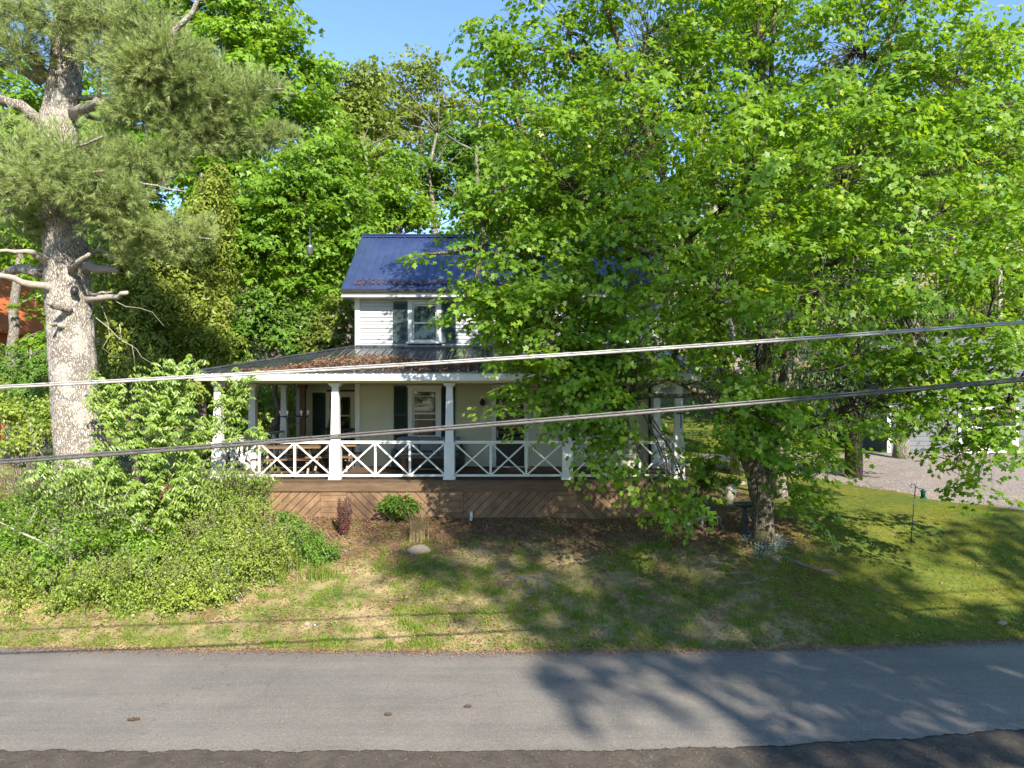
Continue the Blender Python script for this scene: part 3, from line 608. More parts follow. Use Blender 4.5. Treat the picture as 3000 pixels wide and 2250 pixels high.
# ---- deck, skirt, columns, railing
YD = 17.80
deck = MB().box(-7.70, 4.50, YD, YD + .04, 2.12, ZD - .035).box(-7.70, -7.66, YD + .04, 27, 2.12, ZD - .035).box(4.46, 4.50, YD + .04, HY0, 2.12, ZD - .035).build("deck_rim", "deck_wood", house)
me = bpy.data.meshes.new("deck_plank"); bb = MB().box(0, 1, 0, .137, -.034, 0); me.from_pydata(bb.V, [], bb.F); me.materials.append(M["deck_wood"])
for i in range(23): link("deck_plank", me, deck, (-7.72, YD - .02 + i * .142, ZD + random.uniform(-.002, .002)), (12.24, 1, 1))
for i in range(23, 44): link("deck_plank", me, deck, (-7.72, YD - .02 + i * .142, ZD + random.uniform(-.002, .002)), (3.15, 1, 1))
COLX = [-7.44, -4.47, -1.58, 1.40, 4.22]
gl0 = lambda x: G(x, YD) - .06
skirt = MB().box(-7.6, 4.4, YD + .075, YD + .08, 1.3, 2.12).build("porch_skirt", "black_paint", house)
skm = "skirt_wood"
def clip_poly(poly, ax, lo, keep_ge):
    out = []
    for i in range(len(poly)):
        a, c = poly[i], poly[(i + 1) % len(poly)]; ia = (a[ax] >= lo) == keep_ge; ic = (c[ax] >= lo) == keep_ge
        if ia: out.append(a)
        if ia != ic:
            f_ = (lo - a[ax]) / (c[ax] - a[ax]); out.append(tuple(a[k] + (c[k] - a[k]) * f_ for k in (0, 1)))
    return out
def plank(poly, y0, y1):
    if len(poly) < 3: return
    n = len(poly); V = [(p_[0], y0, p_[1]) for p_ in poly] + [(p_[0], y1, p_[1]) for p_ in poly]
    ar = sum(poly[i][0] * poly[(i + 1) % n][1] - poly[(i + 1) % n][0] * poly[i][1] for i in range(n))
    if abs(ar) < .004: return
    Fc = [tuple(range(n)), tuple(range(2 * n - 1, n - 1, -1))] + [(i, i + n, (i + 1) % n + n, (i + 1) % n) for i in range(n)]
    MB().add(V, Fc).build("skirt_plank", skm, skirt)
piers = [(-7.62, -7.25), (-4.80, -4.16), (-1.82, -1.23), (1.10, 1.63), (4.02, 4.42)]
for a, b_ in piers:
    z = 1.30
    while z < 2.115:
        MB().box(a, b_, YD + .035 + random.uniform(0, .004), YD + .055, z, min(z + .135, 2.115)).build("skirt_plank", skm, skirt); z += .143
for j in range(4):
    a, b_ = piers[j][1] + .008, piers[j + 1][0] - .008; s_ = -1 if j % 2 else 1; pw = .262 / 1.414 * 1.0
    L = .232; x = a - 1.2
    while x < b_ + 1.2:
        g = .011
        q = [(x + g, 1.3), (x + L - g, 1.3), (x + L - g + s_ * .82, 2.115), (x + g + s_ * .82, 2.115)]
        q = clip_poly(q, 0, a, True)
        if q: q = clip_poly(q, 0, b_, False)
        if q: plank(q, YD + .045 + random.uniform(0, .005), YD + .065)
        x += L
def column(x, y, full=True):
    c = MB().frus(x, y, ZD + .002, ZD + .05, .155, .155).frus(x, y, ZD + .05, ZD + .10, .155, .135).frus(x, y, ZD + .10, 3.30, .132, .132).frus(x, y, 3.30, 3.345, .15, .15).frus(x, y, 3.345, ZC - .12, .108, .082).build("porch_column", "white_paint", house, bevel=.006)
    MB().frus(x, y, ZC - .12, ZC - .09, .095, .12).frus(x, y, ZC - .09, ZC - .05, .12, .15).frus(x, y, ZC - .05, ZC - .021, .155, .155).build("capital", "white_paint", c)
for x in COLX: column(x, 18.0)
column(-7.44, 20.4); column(-7.44, 23.2)
column(4.22, 20.75)
def railing(p0, p1, n):
    a = np.array(p0, float); b_ = np.array(p1, float); d = (b_ - a) / np.linalg.norm(b_ - a)
    r = MB().bar((*a, 3.36), (*b_, 3.36), .085, .035).build("railing", "white_paint", house)
    MB().bar((*a, 3.325), (*b_, 3.325), .04, .04).bar((*a, 2.50), (*b_, 2.50), .045, .055).build("bottom_rail", "white_paint", r)
    for i in range(n):
        q0 = a + (b_ - a) * i / n; q1 = a + (b_ - a) * (i + 1) / n
        if i: MB().bar((*q0, 2.53), (*q0, 3.30), .055, .055).build("baluster", "white_paint", r)
        e = d * (.035 if i else 0); e2 = d * (.035 if i < n - 1 else 0); off = np.array((-d[1], d[0])) * .012
        MB().bar((*(q0 + e + off), 2.53), (*(q1 - e2 + off), 3.30), .036, .038).build("brace", "white_paint", r)
        MB().bar((*(q0 + e - off), 3.30), (*(q1 - e2 - off), 2.53), .030, .038).build("brace", "white_paint", r)
for i in range(4): railing((COLX[i] + .135, 18.0), (COLX[i + 1] - .135, 18.0), 3)
railing((-7.44, 18.14), (-7.44, 20.26), 3); railing((-7.44, 20.54), (-7.44, 23.06), 3)
railing((4.22, 18.14), (4.22, 20.6), 3)
MB().box(4.02, 4.09, HY0 - .12, HY0 - .05, ZD + .05, ZC).build("downspout", "black_paint", house)
b = MB().tube([(-1.02, YD - .02, 1.45), (-1.02, YD - .04, 1.62)], .035, 8).tube([(-1.02, YD - .04, 1.50), (-1.02, YD - .18, 1.44)], .035, 8).build("drain_pipe", "white_paint", house)
# wall sconce, column lamp
sc = thing("wall_lantern", (-.87, HY0 - .12, 4.3), "black round lantern on a pale plate between window and door", "lantern")
MB().lathe((-.87, HY0 - .14, 4.30), [(.02, -.09), (.07, -.05), (.085, 0), (.07, .05), (.03, .10), (.015, .13)], 14).build("lamp_body", "black_paint", sc, True)
MB().lathe((-.87, HY0 - .035, 4.32), [(.09, -.005), (.10, 0)], 14).box(-.95, -.79, HY0 - .045, HY0 - .028, 4.28, 4.52).build("back_plate", "white_paint", sc)
lp = thing("porch_lamp", (4.22, 17.83, 4.2), "white round lamp with black hook on the right corner column", "lamp")
MB().lathe((4.22, 17.80, 4.20), [(.02, -.10), (.09, -.07), (.12, 0), (.09, .08), (.02, .11)], 16).build("shade", "bulb_white", lp, True)
MB().tube([(4.22, 17.86, 4.08), (4.22, 17.74, 4.05), (4.22, 17.72, 3.8), (4.22, 17.76, 3.72)], .014).box(4.13, 4.31, 17.80, 17.86, 4.06, 4.09).build("bracket", "black_paint", lp)

# ---- things on the porch
def slat_table(x, y, rot, L, label):
    t_ = thing("picnic_table", (x, y, ZD), label, "table", "wooden picnic tables on the porch")
    c_, s_ = math.cos(rot), math.sin(rot)
    def tr(b):
        b.V = [(x + c_ * v[0] - s_ * v[1], y + s_ * v[0] + c_ * v[1], ZD + v[2]) for v in b.V]; return b
    for i in range(4): tr(MB().box(-L / 2, L / 2, -.34 + i * .17, -.34 + i * .17 + .155, .70, .74)).build("plank", "post_wood", t_)
    for s in (-1, 1):
        tr(MB().box(-L / 2, L / 2, s * .62 - .13, s * .62 + .13, .42, .455)).build("bench", "post_wood", t_)
        tr(MB().bar((s * L * .33, -.55, 0), (s * L * .33, .25, .70), .05, .08).bar((s * L * .33, .55, 0), (s * L * .33, -.25, .70), .05, .08).bar((s * L * .33, -.66, .38), (s * L * .33, .66, .38), .05, .08)).build("leg_frame", "dead_wood", t_)
slat_table(-6.05, 19.3, .12, 1.7, "weathered picnic table at the left corner of the porch")
slat_table(-5.0, 20.0, .05, 1.3, "smaller wooden picnic table beside the house corner")
bn = thing("slatted_bench", (-5.75, 23.4, ZD), "black slatted bench with striped back under the wing window", "bench")
for i in range(12): MB().box(-6.28 + i * .095, -6.25 + i * .095, 23.52, 23.54, ZD + .45, ZD + .95).build("slat", "curtain_cloth" if i % 2 else "black_paint", bn)
MB().box(-6.35, -5.15, 23.50, 23.55, ZD + .95, ZD + 1.02).box(-6.35, -5.15, 23.50, 23.55, ZD + .40, ZD + .45).box(-6.35, -5.15, 23.05, 23.5, ZD + .40, ZD + .44).build("seat", "black_paint", bn)
for xx in (-6.33, -5.2):
    MB().box(xx, xx + .05, 23.05, 23.10, ZD, ZD + .62).box(xx, xx + .05, 23.5, 23.55, ZD, ZD + .95).box(xx, xx + .05, 23.05, 23.55, ZD + .62, ZD + .66).build("leg", "black_paint", bn)
sf = thing("porch_sofa", (-2.4, 20.5, ZD), "dark wicker sofa with patterned grey cushions under the front window", "sofa")
MB().box(-3.35, -1.45, 20.05, 20.75, ZD + .08, ZD + .36).box(-3.35, -1.45, 20.70, 20.85, ZD + .36, ZD + .80).box(-3.42, -3.3, 20.05, 20.8, ZD + .08, ZD + .6).box(-1.5, -1.38, 20.05, 20.8, ZD + .08, ZD + .6).build("frame", "black_paint", sf, bevel=.02)
for i, x in enumerate((-3.28, -2.68, -2.08)):
    MB().box(x, x + .58, 20.08, 20.62, ZD + .37, ZD + .49).build("seat_cushion", "cushion", sf, True, bevel=.04)
    MB().box(x, x + .58, 20.56, 20.69, ZD + .5, ZD + .92).build("back_cushion", "cushion", sf, True, bevel=.04)
cu = MB().box(-.22, .22, -.06, .06, 0, .42); cu.V = [(-3.2 + v[0] * .9 + v[2] * .25, 20.3 + v[1], ZD + .5 + v[2] * .9 - v[0] * .2) for v in cu.V]
tag(cu.build("throw_pillow", "cushion", None, True, bevel=.05), "grey patterned pillow leaning on the left arm of the porch sofa", "pillow")
ct = thing("coffee_table", (-2.4, 19.3, ZD), "low wooden table in front of the porch sofa", "table")
for i in range(4): MB().box(-3.0, -1.5, 19.0 + i * .14, 19.13 + i * .14, ZD + .44, ZD + .48).build("plank", "post_wood", ct)
for xx in (-2.95, -1.63):
    for yy in (19.05, 19.42): MB().box(xx, xx + .07, yy, yy + .07, ZD, ZD + .44).build("leg", "post_wood", ct)
MB().box(-2.9, -1.6, 19.1, 19.4, ZD + .12, ZD + .15).build("shelf", "post_wood", ct)
wr = thing("wire_ornament", (-1.95, 19.2, ZD + .48), "white bent wire ornament standing on the low porch table", "ornament")
MB().tube([(-2.1, 19.2, ZD + .48), (-2.12, 19.2, ZD + .62), (-2.02, 19.2, ZD + .74), (-1.95, 19.2, ZD + .66), (-1.97, 19.2, ZD + .52)], .012).tube([(-1.93, 19.2, ZD + .5), (-1.9, 19.2, ZD + .72), (-1.78, 19.2, ZD + .75), (-1.72, 19.2, ZD + .62)], .012).build("wire_loop", "galvanised", wr, True)
ch = thing("hanging_chandelier", (-5.55, 19.3, ZC), "dark iron ring chandelier with pale bulbs hanging in the porch", "chandelier")
cx, cy, cz = -5.95, 19.4, 3.95
b = MB(); ring = [(cx + .36 * math.cos(a), cy + .36 * math.sin(a), cz) for a in np.linspace(0, 2 * math.pi, 19)]; b.tube(ring, .014)
for a in range(3):
    an = a * 2.094; b.tube([(cx + .36 * math.cos(an), cy + .36 * math.sin(an), cz), (cx + .1 * math.cos(an), cy + .1 * math.sin(an), cz - .22), (cx, cy, cz - .12)], .01)
b.tube([(cx, cy, cz - .12), (cx, cy, ZC)], .014).tube([(cx - .36, cy, cz), (cx + .36, cy, cz)], .012).build("ring", "dark_cast", ch, True)
for a in range(6):
    an = a * 1.047 + .3; MB().lathe((cx + .36 * math.cos(an), cy + .36 * math.sin(an), cz + .08), [(.01, -.06), (.014, -.01), (.033, .03), (.036, .055), (.02, .08)], 10).build("bulb", "bulb_white", ch, True)

# ================================================================== CABLES
def cable(name, label, z0, z1, y0, y1, sag, mats, r):
    def f(x): q = (x + 5.265) / 10.53; return np.array((x, y0 + (y1 - y0) * q, z0 + (z1 - z0) * q - sag * 4 * q * (1 - q)))
    xs_ = np.linspace(-26, 26, 120); root = thing(name, tuple(f(0.0)), label, "cable", "overhead cables crossing the view")
    off = np.array((0, -.3, .9)) * r * 1.0
    MB().tube([f(x) - off for x in xs_], r, 8).build("sheath", mats[0], root, True, org=f(0.0))
    MB().tube([f(x) + off * .9 + np.array((0, r * .3 * math.sin(x * 1.3), 0)) for x in xs_], r * .55, 8).build("support_wire", mats[1], root, True, org=f(0.0))
    xs2 = np.linspace(-7, 7, 700); L = [f(x) + np.array((0, math.cos(x * 14) * r * 1.5, math.sin(x * 14) * r * 1.6)) for x in xs2]
    MB().tube(L, .0016, 3).build("lashing", mats[1], root, org=f(0.0))
YC = 7.3
cable("overhead_cable", "paler upper overhead cable crossing in front of the porch roof", CZ + 17 / F * YC, CZ + 207 / F * YC, YC, YC, .035, ("cable_grey", "cable_grey"), .0125)
cable("overhead_cable", "thicker dark lower overhead cable crossing in front of the railing", CZ - 202 / F * YC, CZ + 40 / F * YC, YC, YC, .022, ("cable_black", "cable_black"), .0165)

# ================================================================== THE BIG MAPLE
mb = (5.85, 16.5, G(5.85, 16.5) - .1)
MBL = [(2650, 1080, 14, 60), (2740, 1050, 14, 70), (2820, 1030, 14, 70), (2910, 1080, 14, 60), (2980, 1120, 14, 60), (2760, 1190, 14, 60), (2680, 1230, 13.8, 50), (2870, 1280, 13.9, 50), (2960, 1240, 13.8, 50), (2560, 1100, 14, 70), (2180, 1210, 13.6, 90), (2300, 1180, 13.2, 110), (2420, 1290, 13.4, 80), (2330, 1400, 13.5, 75), (2240, 1290, 13.5, 60), (1960, 1430, 13.8, 50), (1900, 1450, 13.7, 45), (1380, 560, 15.3, 70), (1550, 650, 14.8, 150), (1680, 760, 14.4, 170), (1560, 830, 14.4, 150), (1500, 990, 14.4, 90), (1700, 900, 14.2, 150), (1620, 1040, 14.2, 110), (1780, 1080, 14.2, 110), (1500, 130, 16, 130), (1400, 110, 16, 55), (1640, 60, 16.5, 200), (1440, 330, 15.6, 110), (1390, 200, 15.8, 60), (1570, 300, 15.5, 200), (1480, 520, 15, 130), (1650, 520, 14.6, 210),
       (1410, 640, 14.8, 110), (1350, 730, 14.8, 100), (1240, 745, 15, 45), (1480, 760, 14.5, 150), (1440, 900, 14.3, 110), (1360, 880, 14.5, 60), (1600, 950, 14, 190), (1560, 1090, 14.3, 110),
       (1500, 1170, 14.4, 60), (1740, 1170, 13.9, 130), (1640, 1210, 14.2, 80), (1800, 1320, 13.7, 75), (1760, 1250, 13.7, 90), (1790, 1400, 13.7, 50), (1720, 1090, 14, 120), (1860, 960, 13.6, 190), (1920, 740, 13.5, 240),
       (1850, 420, 14.5, 260), (1900, 100, 16, 260), (2200, 150, 16.5, 270), (2500, 150, 16, 280), (2800, 230, 15.5, 250), (2970, 430, 14.5, 200),
       (2200, 500, 13.6, 270), (2500, 480, 13.2, 270), (2760, 620, 13.5, 250), (2930, 850, 13.5, 180), (2130, 820, 13, 210), (2400, 850, 13, 230), (2650, 930, 13.4, 190),
       (1930, 1120, 13.8, 85), (1990, 1390, 13.9, 80), (1940, 1480, 13.7, 50), (2040, 1530, 13.5, 38), (2010, 1480, 13.6, 45), (2200, 1170, 13.3, 130), (2320, 1270, 13.4, 130), (2400, 1390, 13.4, 85), (2350, 1480, 13.6, 70),
       (2160, 1270, 13.6, 80), (2195, 1345, 13.8, 50), (2215, 1545, 13.4, 25), (2560, 1190, 13.7, 120), (2740, 1290, 13.9, 95), (2860, 1420, 13.7, 75), (2930, 1320, 13.7, 85), (2790, 1380, 13.7, 50), (2960, 1150, 13.8, 110), (2840, 1120, 13.9, 110), (2700, 1130, 14, 100), (2970, 1010, 13.8, 100), (2890, 1230, 13.9, 70),
       (1700, -170, 16, 170), (2200, -190, 16.5, 240), (2700, -150, 16, 200), (3180, 300, 15.5, 170), (3180, 800, 14.5, 150), (3150, 1250, 14, 110), (2300, 600, 16.5, 300), (2600, 400, 17.5, 300), (1950, 350, 17.2, 280), (2050, 900, 15.5, 180)]
Pm = lambda px, py, Y, r=None: (*P(px, py, Y), r) if r else tuple(P(px, py, Y))
mst = [[(*mb, .25), Pm(2228, 1440, 16.5, .235), Pm(2180, 1250, 16.4, .20), Pm(2130, 1080, 16.3, .17), Pm(2060, 830, 16, .12), Pm(1960, 560, 16, .09), Pm(1850, 250, 16.2, .05)],
       [Pm(2245, 1460, 16.5, .19), Pm(2262, 1250, 16.6, .14), Pm(2240, 900, 16.4, .11), Pm(2235, 500, 16.3, .085), Pm(2232, 250, 16.2, .07), Pm(2215, -50, 16.2, .05), Pm(2200, -300, 16.2, .02)],
       [Pm(2262, 1250, 16.6, .10), Pm(2300, 1050, 16.2, .085), Pm(2420, 700, 15.8, .07), Pm(2520, 350, 15.8, .05), Pm(2650, 0, 15.8, .03)],
       [Pm(2240, 900, 16.4, .08), Pm(2255, 500, 16.4, .07), Pm(2262, 200, 16.3, .05), Pm(2280, -100, 16.2, .03)],
       [Pm(2180, 1250, 16.4, .09), Pm(2050, 1150, 15.8, .065), Pm(1960, 1110, 15.2, .04), Pm(1800, 1180, 14.4, .025)],
       [Pm(2262, 1300, 16.6, .08), Pm(2480, 1200, 15.6, .05), Pm(2750, 1130, 14.8, .035), Pm(2950, 1200, 14.2, .02)],
       [Pm(2060, 830, 16, .07), Pm(1820, 640, 15.3, .05), Pm(1600, 480, 15.2, .03)],
       [Pm(2060, 880, 16, .06), Pm(1850, 760, 15, .045), Pm(1650, 720, 14.8, .03), Pm(1420, 720, 14.8, .018)]]
maple = broadleaf("maple_tree", mb, "large spreading maple in front of the house with leaves hanging to the lawn", [pb(*b) for b in MBL], mst, 2250, 45, .47, .112, MAPLE, "maple_leaf", "maple_bark", r0=.24, up=.80, shell=.55, droop=.34, twig_r=.007, jitter=.27, flat=.055)
def root_tube(pts, r):
    q = []
    for i, (x, y) in enumerate(pts): q.append((x, y, G(x, y) - .008 + .018 * math.sin(i * 2.1 + x)))
    qq = []
    for i in range(len(q) - 1):
        for t_ in (0, .33, .66): qq.append(tuple(q[i][k] * (1 - t_) + q[i + 1][k] * t_ + (random.uniform(-.02, .02) if k < 2 else 0) for k in range(3)))
    qq.append(q[-1]); MB().tube(qq, [r * .85 * (1 - .75 * i / len(qq)) for i in range(len(qq))], 6, .15).build("root", "root_wood", maple, True)
def gp(px, py):     # ground point under a picture position
    Y = 12.0
    for _ in range(60):
        Y2 = F * (CZ - G((px - 1500) / F * Y, Y)) / (py - 1150); Y += .5 * (Y2 - Y)
    return ((px - 1500) / F * Y, Y)
for pts, r in (([(2280, 1625), (2380, 1665), (2480, 1690), (2580, 1735)], .05), ([(2390, 1668), (2440, 1672), (2500, 1710)], .035), ([(2130, 1712), (2200, 1708), (2260, 1690), (2310, 1700)], .04), ([(2140, 1738), (2200, 1745), (2250, 1730)], .03),
               ([(1510, 1690), (1600, 1700), (1640, 1725), (1690, 1745)], .045), ([(1560, 1692), (1620, 1715), (1650, 1742)], .035), ([(1620, 1655), (1690, 1657)], .03), ([(2060, 1672), (2140, 1680), (2220, 1670)], .03), ([(2190, 1600), (2120, 1640), (2030, 1655)], .04), ([(1900, 1755), (1935, 1770)], .03), ([(1540, 1700), (1560, 1740)], .03)):
    root_tube([gp(*q) for q in pts], r)
# leafy skirt of pale ground cover at the trunk foot
n = 1500; an = rng.uniform(0, 6.28, n); rr = .24 + .26 * rng.random(n) ** 1.5 * (1 + .8 * np.sin(3 * an + 1) + .4 * np.sin(7 * an)); x = mb[0] + .05 + rr * np.cos(an); y = mb[1] - .1 + rr * np.sin(an)
leafmat("silver_leaf", (0.20, 0.26, 0.22, 1), (0.36, 0.42, 0.38, 1), .2, (1.2, 1.2, 1, 1))
C = np.stack([x, y, gz(x, y) + .03 + .16 * rng.random(n) * (rr < .45)], -1)
o = link("ground_cover", scatter("ground_cover", DIA, C, rnd(n) * np.array((1, 1, .4)), nrm(rnd(n, .4) + np.array((0, -.3, 1))), .05 * rng.uniform(.6, 1.3, n), "silver_leaf"))
tag(o, "pale silvery ground cover around the foot of the big maple", "plants", kind="stuff")

# ================================================================== THE WHITE PINE
pbse = (-9.85, 15.8, G(-9.85, 15.8) - .1)
pine = thing("pine_tree", pbse, "big old white pine with pale grey trunk and broken stubs left of the porch", "tree")
Ppn = lambda px, py, d=0, r=None: (*P(px, py, 15.8 + d), r) if r else np.array(P(px, py, 15.8 + d))
tr = [(*pbse, .60), Ppn(240, 1350, 0, .51), Ppn(225, 1200, 0, .47), Ppn(210, 1000, 0, .455), Ppn(197, 850, 0, .445), Ppn(186, 650, 0, .42), Ppn(172, 480, 0, .39), Ppn(175, 350, 0, .36), Ppn(193, 200, 0, .31), Ppn(203, 40, 0, .27), Ppn(212, -200, 0, .24), Ppn(215, -500, 0, .15), Ppn(215, -900, 0, .03)]
pts = []; rad = []
for i in range(len(tr) - 1):
    for q in np.linspace(0, 1, 14)[:-1]:
        pts.append([tr[i][k] * (1 - q) + tr[i + 1][k] * q for k in range(3)]); rad.append(tr[i][3] * (1 - q) + tr[i + 1][3] * q)
V = []; Fc = []; ns = 56; g = rng.normal(0, 1, (len(pts), ns))
for i in range(len(pts)):
    for k in range(ns):
        a = 2 * math.pi * k / ns
        rg = .016 * math.sin(k * 2.4 + 1.3 * math.sin(i * .8)) + .010 * g[i, k] + .012 * math.sin(a * 3 + i * .11)
        q = rad[i] * (1 + .35 * math.exp(-i / 5.0)) + rg
        V.append((pts[i][0] + q * math.cos(a), pts[i][1] + q * math.sin(a), pts[i][2]))
for i in range(len(pts) - 1):
    for k in range(ns): k2 = (k + 1) % ns; Fc.append((i * ns + k, i * ns + k2, (i + 1) * ns + k2, (i + 1) * ns + k))
MB().add(V, Fc).build("trunk", "pine_bark", pine, True, org=pbse)
def pbranch(q, r0, r1, name="branch", mat="pine_bark", sides=9):
    pp = []
    for i in range(len(q) - 1):
        for t_ in (0, .33, .66): pp.append(q[i] * (1 - t_) + q[i + 1] * t_ + rng.normal(0, .02, 3))
    pp.append(q[-1]); MB().tube(pp, list(np.linspace(r0, r1, len(pp)) * (1 + .22 * np.exp(-np.arange(len(pp)) * 1.2))), sides, .13).build(name, mat, pine, True)
    return pp
# broken stubs and dead limbs low on the trunk (front ones lean towards the road)
for q, r0, r1, m in (([(150, 770, -.3), (110, 748, -.6), (95, 738, -.8)], .10, .075, "dead_wood"), ([(95, 740, -.8), (50, 735, -1.0), (-40, 728, -1.3)], .05, .035, "dead_wood"), ([(130, 795, .1), (60, 790, .3), (0, 812, .5), (-60, 815, .6)], .13, .09, "pine_bark"),
                     ([(165, 845, -.3), (90, 832, -.7), (5, 808, -1.1), (-40, 800, -1.3)], .085, .055, "dead_wood"), ([(212, 790, -.35), (235, 768, -.8), (262, 745, -1.1)], .06, .05, "pine_bark"), ([(250, 735, .2), (290, 735, .2), (330, 755, .2), (382, 770, .1)], .07, .025, "dead_wood"),
                     ([(250, 788, 0), (300, 785, -.1), (345, 795, -.2)], .12, .06, "dead_wood"), ([(262, 860, .1), (300, 858, .0), (330, 856, 0)], .035, .02, "dead_wood"), ([(262, 878, 0), (320, 868, -.2), (374, 858, -.4)], .075, .055, "dead_wood"),
                     ([(205, 912, -.4), (175, 900, -.7), (140, 890, -1.0)], .085, .05, "pine_bark"), ([(190, 952, -.4), (165, 952, -.6), (145, 947, -.8)], .06, .035, "dead_wood"), ([(130, 668, -.1), (70, 625, -.4), (0, 615, -.7)], .12, .07, "dead_wood")):
    pbranch([P(a, b_, 15.8 + c_) for a, b_, c_ in q], r0, r1 * .75, "branch_stub", m, 9)
for px, py in ((218, 852),): MB().lathe(tuple(P(px, py, 15.8 - .42)), [(.01, -.11), (.075, -.06), (.085, 0), (.06, .08), (.01, .11)], 14).build("knot_hole", "black_paint", pine, True)
for x0, y0 in ((300, 900), (330, 870), (350, 950), (280, 930)):
    q = [P(x0, y0, 15.6)]
    for i in range(5): q.append(q[-1] + np.array((rng.uniform(-.1, .35), rng.uniform(-.2, .2), rng.uniform(-.35, .02))))
    MB().tube(q, [.012, .01, .008, .006, .004, .003], 4).build("twig", "dead_wood", pine)
limbs = [([(140, 230, 0), (70, 150, -.6), (-30, 95, -1)], .13, .09), ([(130, 370, 0), (60, 310, -.5), (-40, 280, -1)], .13, .10), ([(125, 240, .2), (50, 190, 0), (0, 185, 0)], .10, .07),
         ([(215, 330, -.2), (290, 305, -.8), (350, 300, -1.1), (420, 262, -1.4), (460, 190, -1.6), (520, 90, -1.8), (585, 0, -2.0), (640, -120, -2.1)], .11, .035),
         ([(290, 305, -.8), (300, 180, -1.2), (302, 0, -1.4)], .04, .02), ([(200, 80, .3), (330, 20, 0), (440, 75, -.3), (540, 150, -.5)], .06, .03), ([(215, 60, 0), (380, 50, -.2), (465, 95, -.3)], .07, .05),
         ([(230, 290, 0), (420, 280, -.4), (560, 300, -.8), (720, 270, -1), (830, 260, -1.1)], .05, .015), ([(250, 340, 0), (480, 380, -.2), (700, 400, -.4), (850, 400, -.4)], .045, .012), ([(240, 420, 0), (330, 500, -.8), (420, 540, -1.2), (540, 560, -1.4)], .045, .012),
         ([(200, 620, 0), (330, 640, -.3), (480, 690, -.6), (620, 700, -.8)], .05, .012), ([(160, 560, 0), (170, 480, -1), (230, 430, -1.8), (300, 400, -2.2)], .05, .02), ([(170, 640, -.3), (120, 560, -1.2), (40, 520, -1.8)], .05, .02), ([(180, 600, -.3), (240, 520, -1.4), (300, 500, -2.2)], .05, .015),
         ([(190, 100, 0), (90, 60, -.6), (0, 20, -1)], .06, .02), ([(205, 0, 0), (350, -80, 0), (520, -120, 0)], .06, .02)]
lp_ = []
for q, r0, r1 in limbs: lp_ += pbranch([P(a, b_, 15.8 + c_) for a, b_, c_ in q], r0, r1)
PB = [(40, 40, 15, 90), (150, 40, 14.6, 100), (60, 150, 15, 90), (300, 60, 14.6, 110), (420, 90, 14.3, 110), (500, 180, 14.3, 110), (420, 220, 14.4, 110), (330, 180, 14.6, 90), (560, 240, 14.5, 90), (640, 260, 14.8, 80), (720, 280, 14.8, 70), (790, 265, 14.8, 45),
      (480, 330, 14.8, 90), (560, 390, 15, 90), (660, 400, 15.2, 80), (760, 405, 15.2, 65), (840, 400, 15.2, 35), (380, 330, 14.5, 70), (310, 400, 14.6, 50), (90, 450, 14.8, 60), (40, 450, 14.6, 100), (200, 460, 14.3, 90), (270, 500, 14.3, 90), (120, 540, 14.3, 100), (30, 580, 14.6, 80), (330, 580, 14.4, 90),
      (410, 470, 14.7, 80), (500, 480, 15, 60), (280, 620, 14.6, 70), (340, 680, 14.8, 70), (430, 680, 15, 75), (520, 700, 15.1, 70), (590, 690, 15.2, 50), (380, 760, 15.2, 50), (480, 760, 15.2, 45), (60, 680, 15.5, 70), (600, 320, 15, 70), (230, 560, 14.2, 80),
      (350, -130, 15, 110), (100, -130, 15, 110), (600, -80, 15, 80), (-120, 200, 15, 90), (-120, 500, 15, 90), (200, -350, 15.5, 110)]
blobs = [pb(a, b_, Y, r) for a, b_, Y, r in PB]
B = np.array([b[0] for b in blobs]); Rr = np.array([b[1] for b in blobs]); wg = np.prod(Rr, 1) ** (2 / 3); nT = 15000; bi = rng.choice(len(blobs), nT, p=wg / wg.sum())
d = nrm(rnd(nT)); sc_ = B[bi] + d * (rng.random((nT, 1)) ** .45) * Rr[bi]
# gather tufts into sprays by pulling them to random twig lines
tips = []; TD = []
tw = MB(); nb = 2250; bj = rng.choice(len(blobs), nb, p=wg / wg.sum()); dj = nrm(rnd(nb) * np.array((1, 1, .55)))
lpa = np.array([np.array(q, float) for q in lp_])
Cc = []; Td = []
for j in range(nb):
    b0 = B[bj[j]] + dj[j] * .25 * Rr[bj[j]]; e = B[bj[j]] + dj[j] * Rr[bj[j]] * (.85 + .4 * rng.random()) + np.array((0, 0, .05))
    if j % 5 == 0: b0 = lpa[np.argmin(((lpa - b0) ** 2).sum(1))]
    c_ = curve(b0, e, .14, 5, .06); tw.tube(c_, [.010, .008, .006, .005, .003], 3)
    for i in range(7):
        q = .25 + .75 * rng.random(); k = min(3, int(q * 4)); f_ = q * 4 - k; pt = c_[k] * (1 - f_) + c_[k + 1] * f_
        dr_ = nrm(c_[k + 1] - c_[k]); o_ = nrm(rng.normal(0, 1, 3) + np.array((0, 0, .5))); L = .10 + .12 * rng.random()
        Cc.append(pt + o_ * L); Td.append(nrm(dr_ * .8 + o_ * .6 + np.array((0, 0, .25))))
Cc = np.array(Cc); Td = np.array(Td); kN = 26; n = len(Cc) * kN; ti = np.repeat(np.arange(len(Cc)), kN)
dirn = nrm(Td[ti] * 1.0 + rnd(n, .5)); base = Cc[ti] - Td[ti] * (rng.random((n, 1)) * .09)
add_leaves(pine, "crown", NEED, base, dirn, nrm(rnd(n)), .14 * rng.uniform(.75, 1.2, n), "pine_needle", .058)
tag(tw.build("twigs", "dark_bark", pine, org=pbse), kind="stuff")

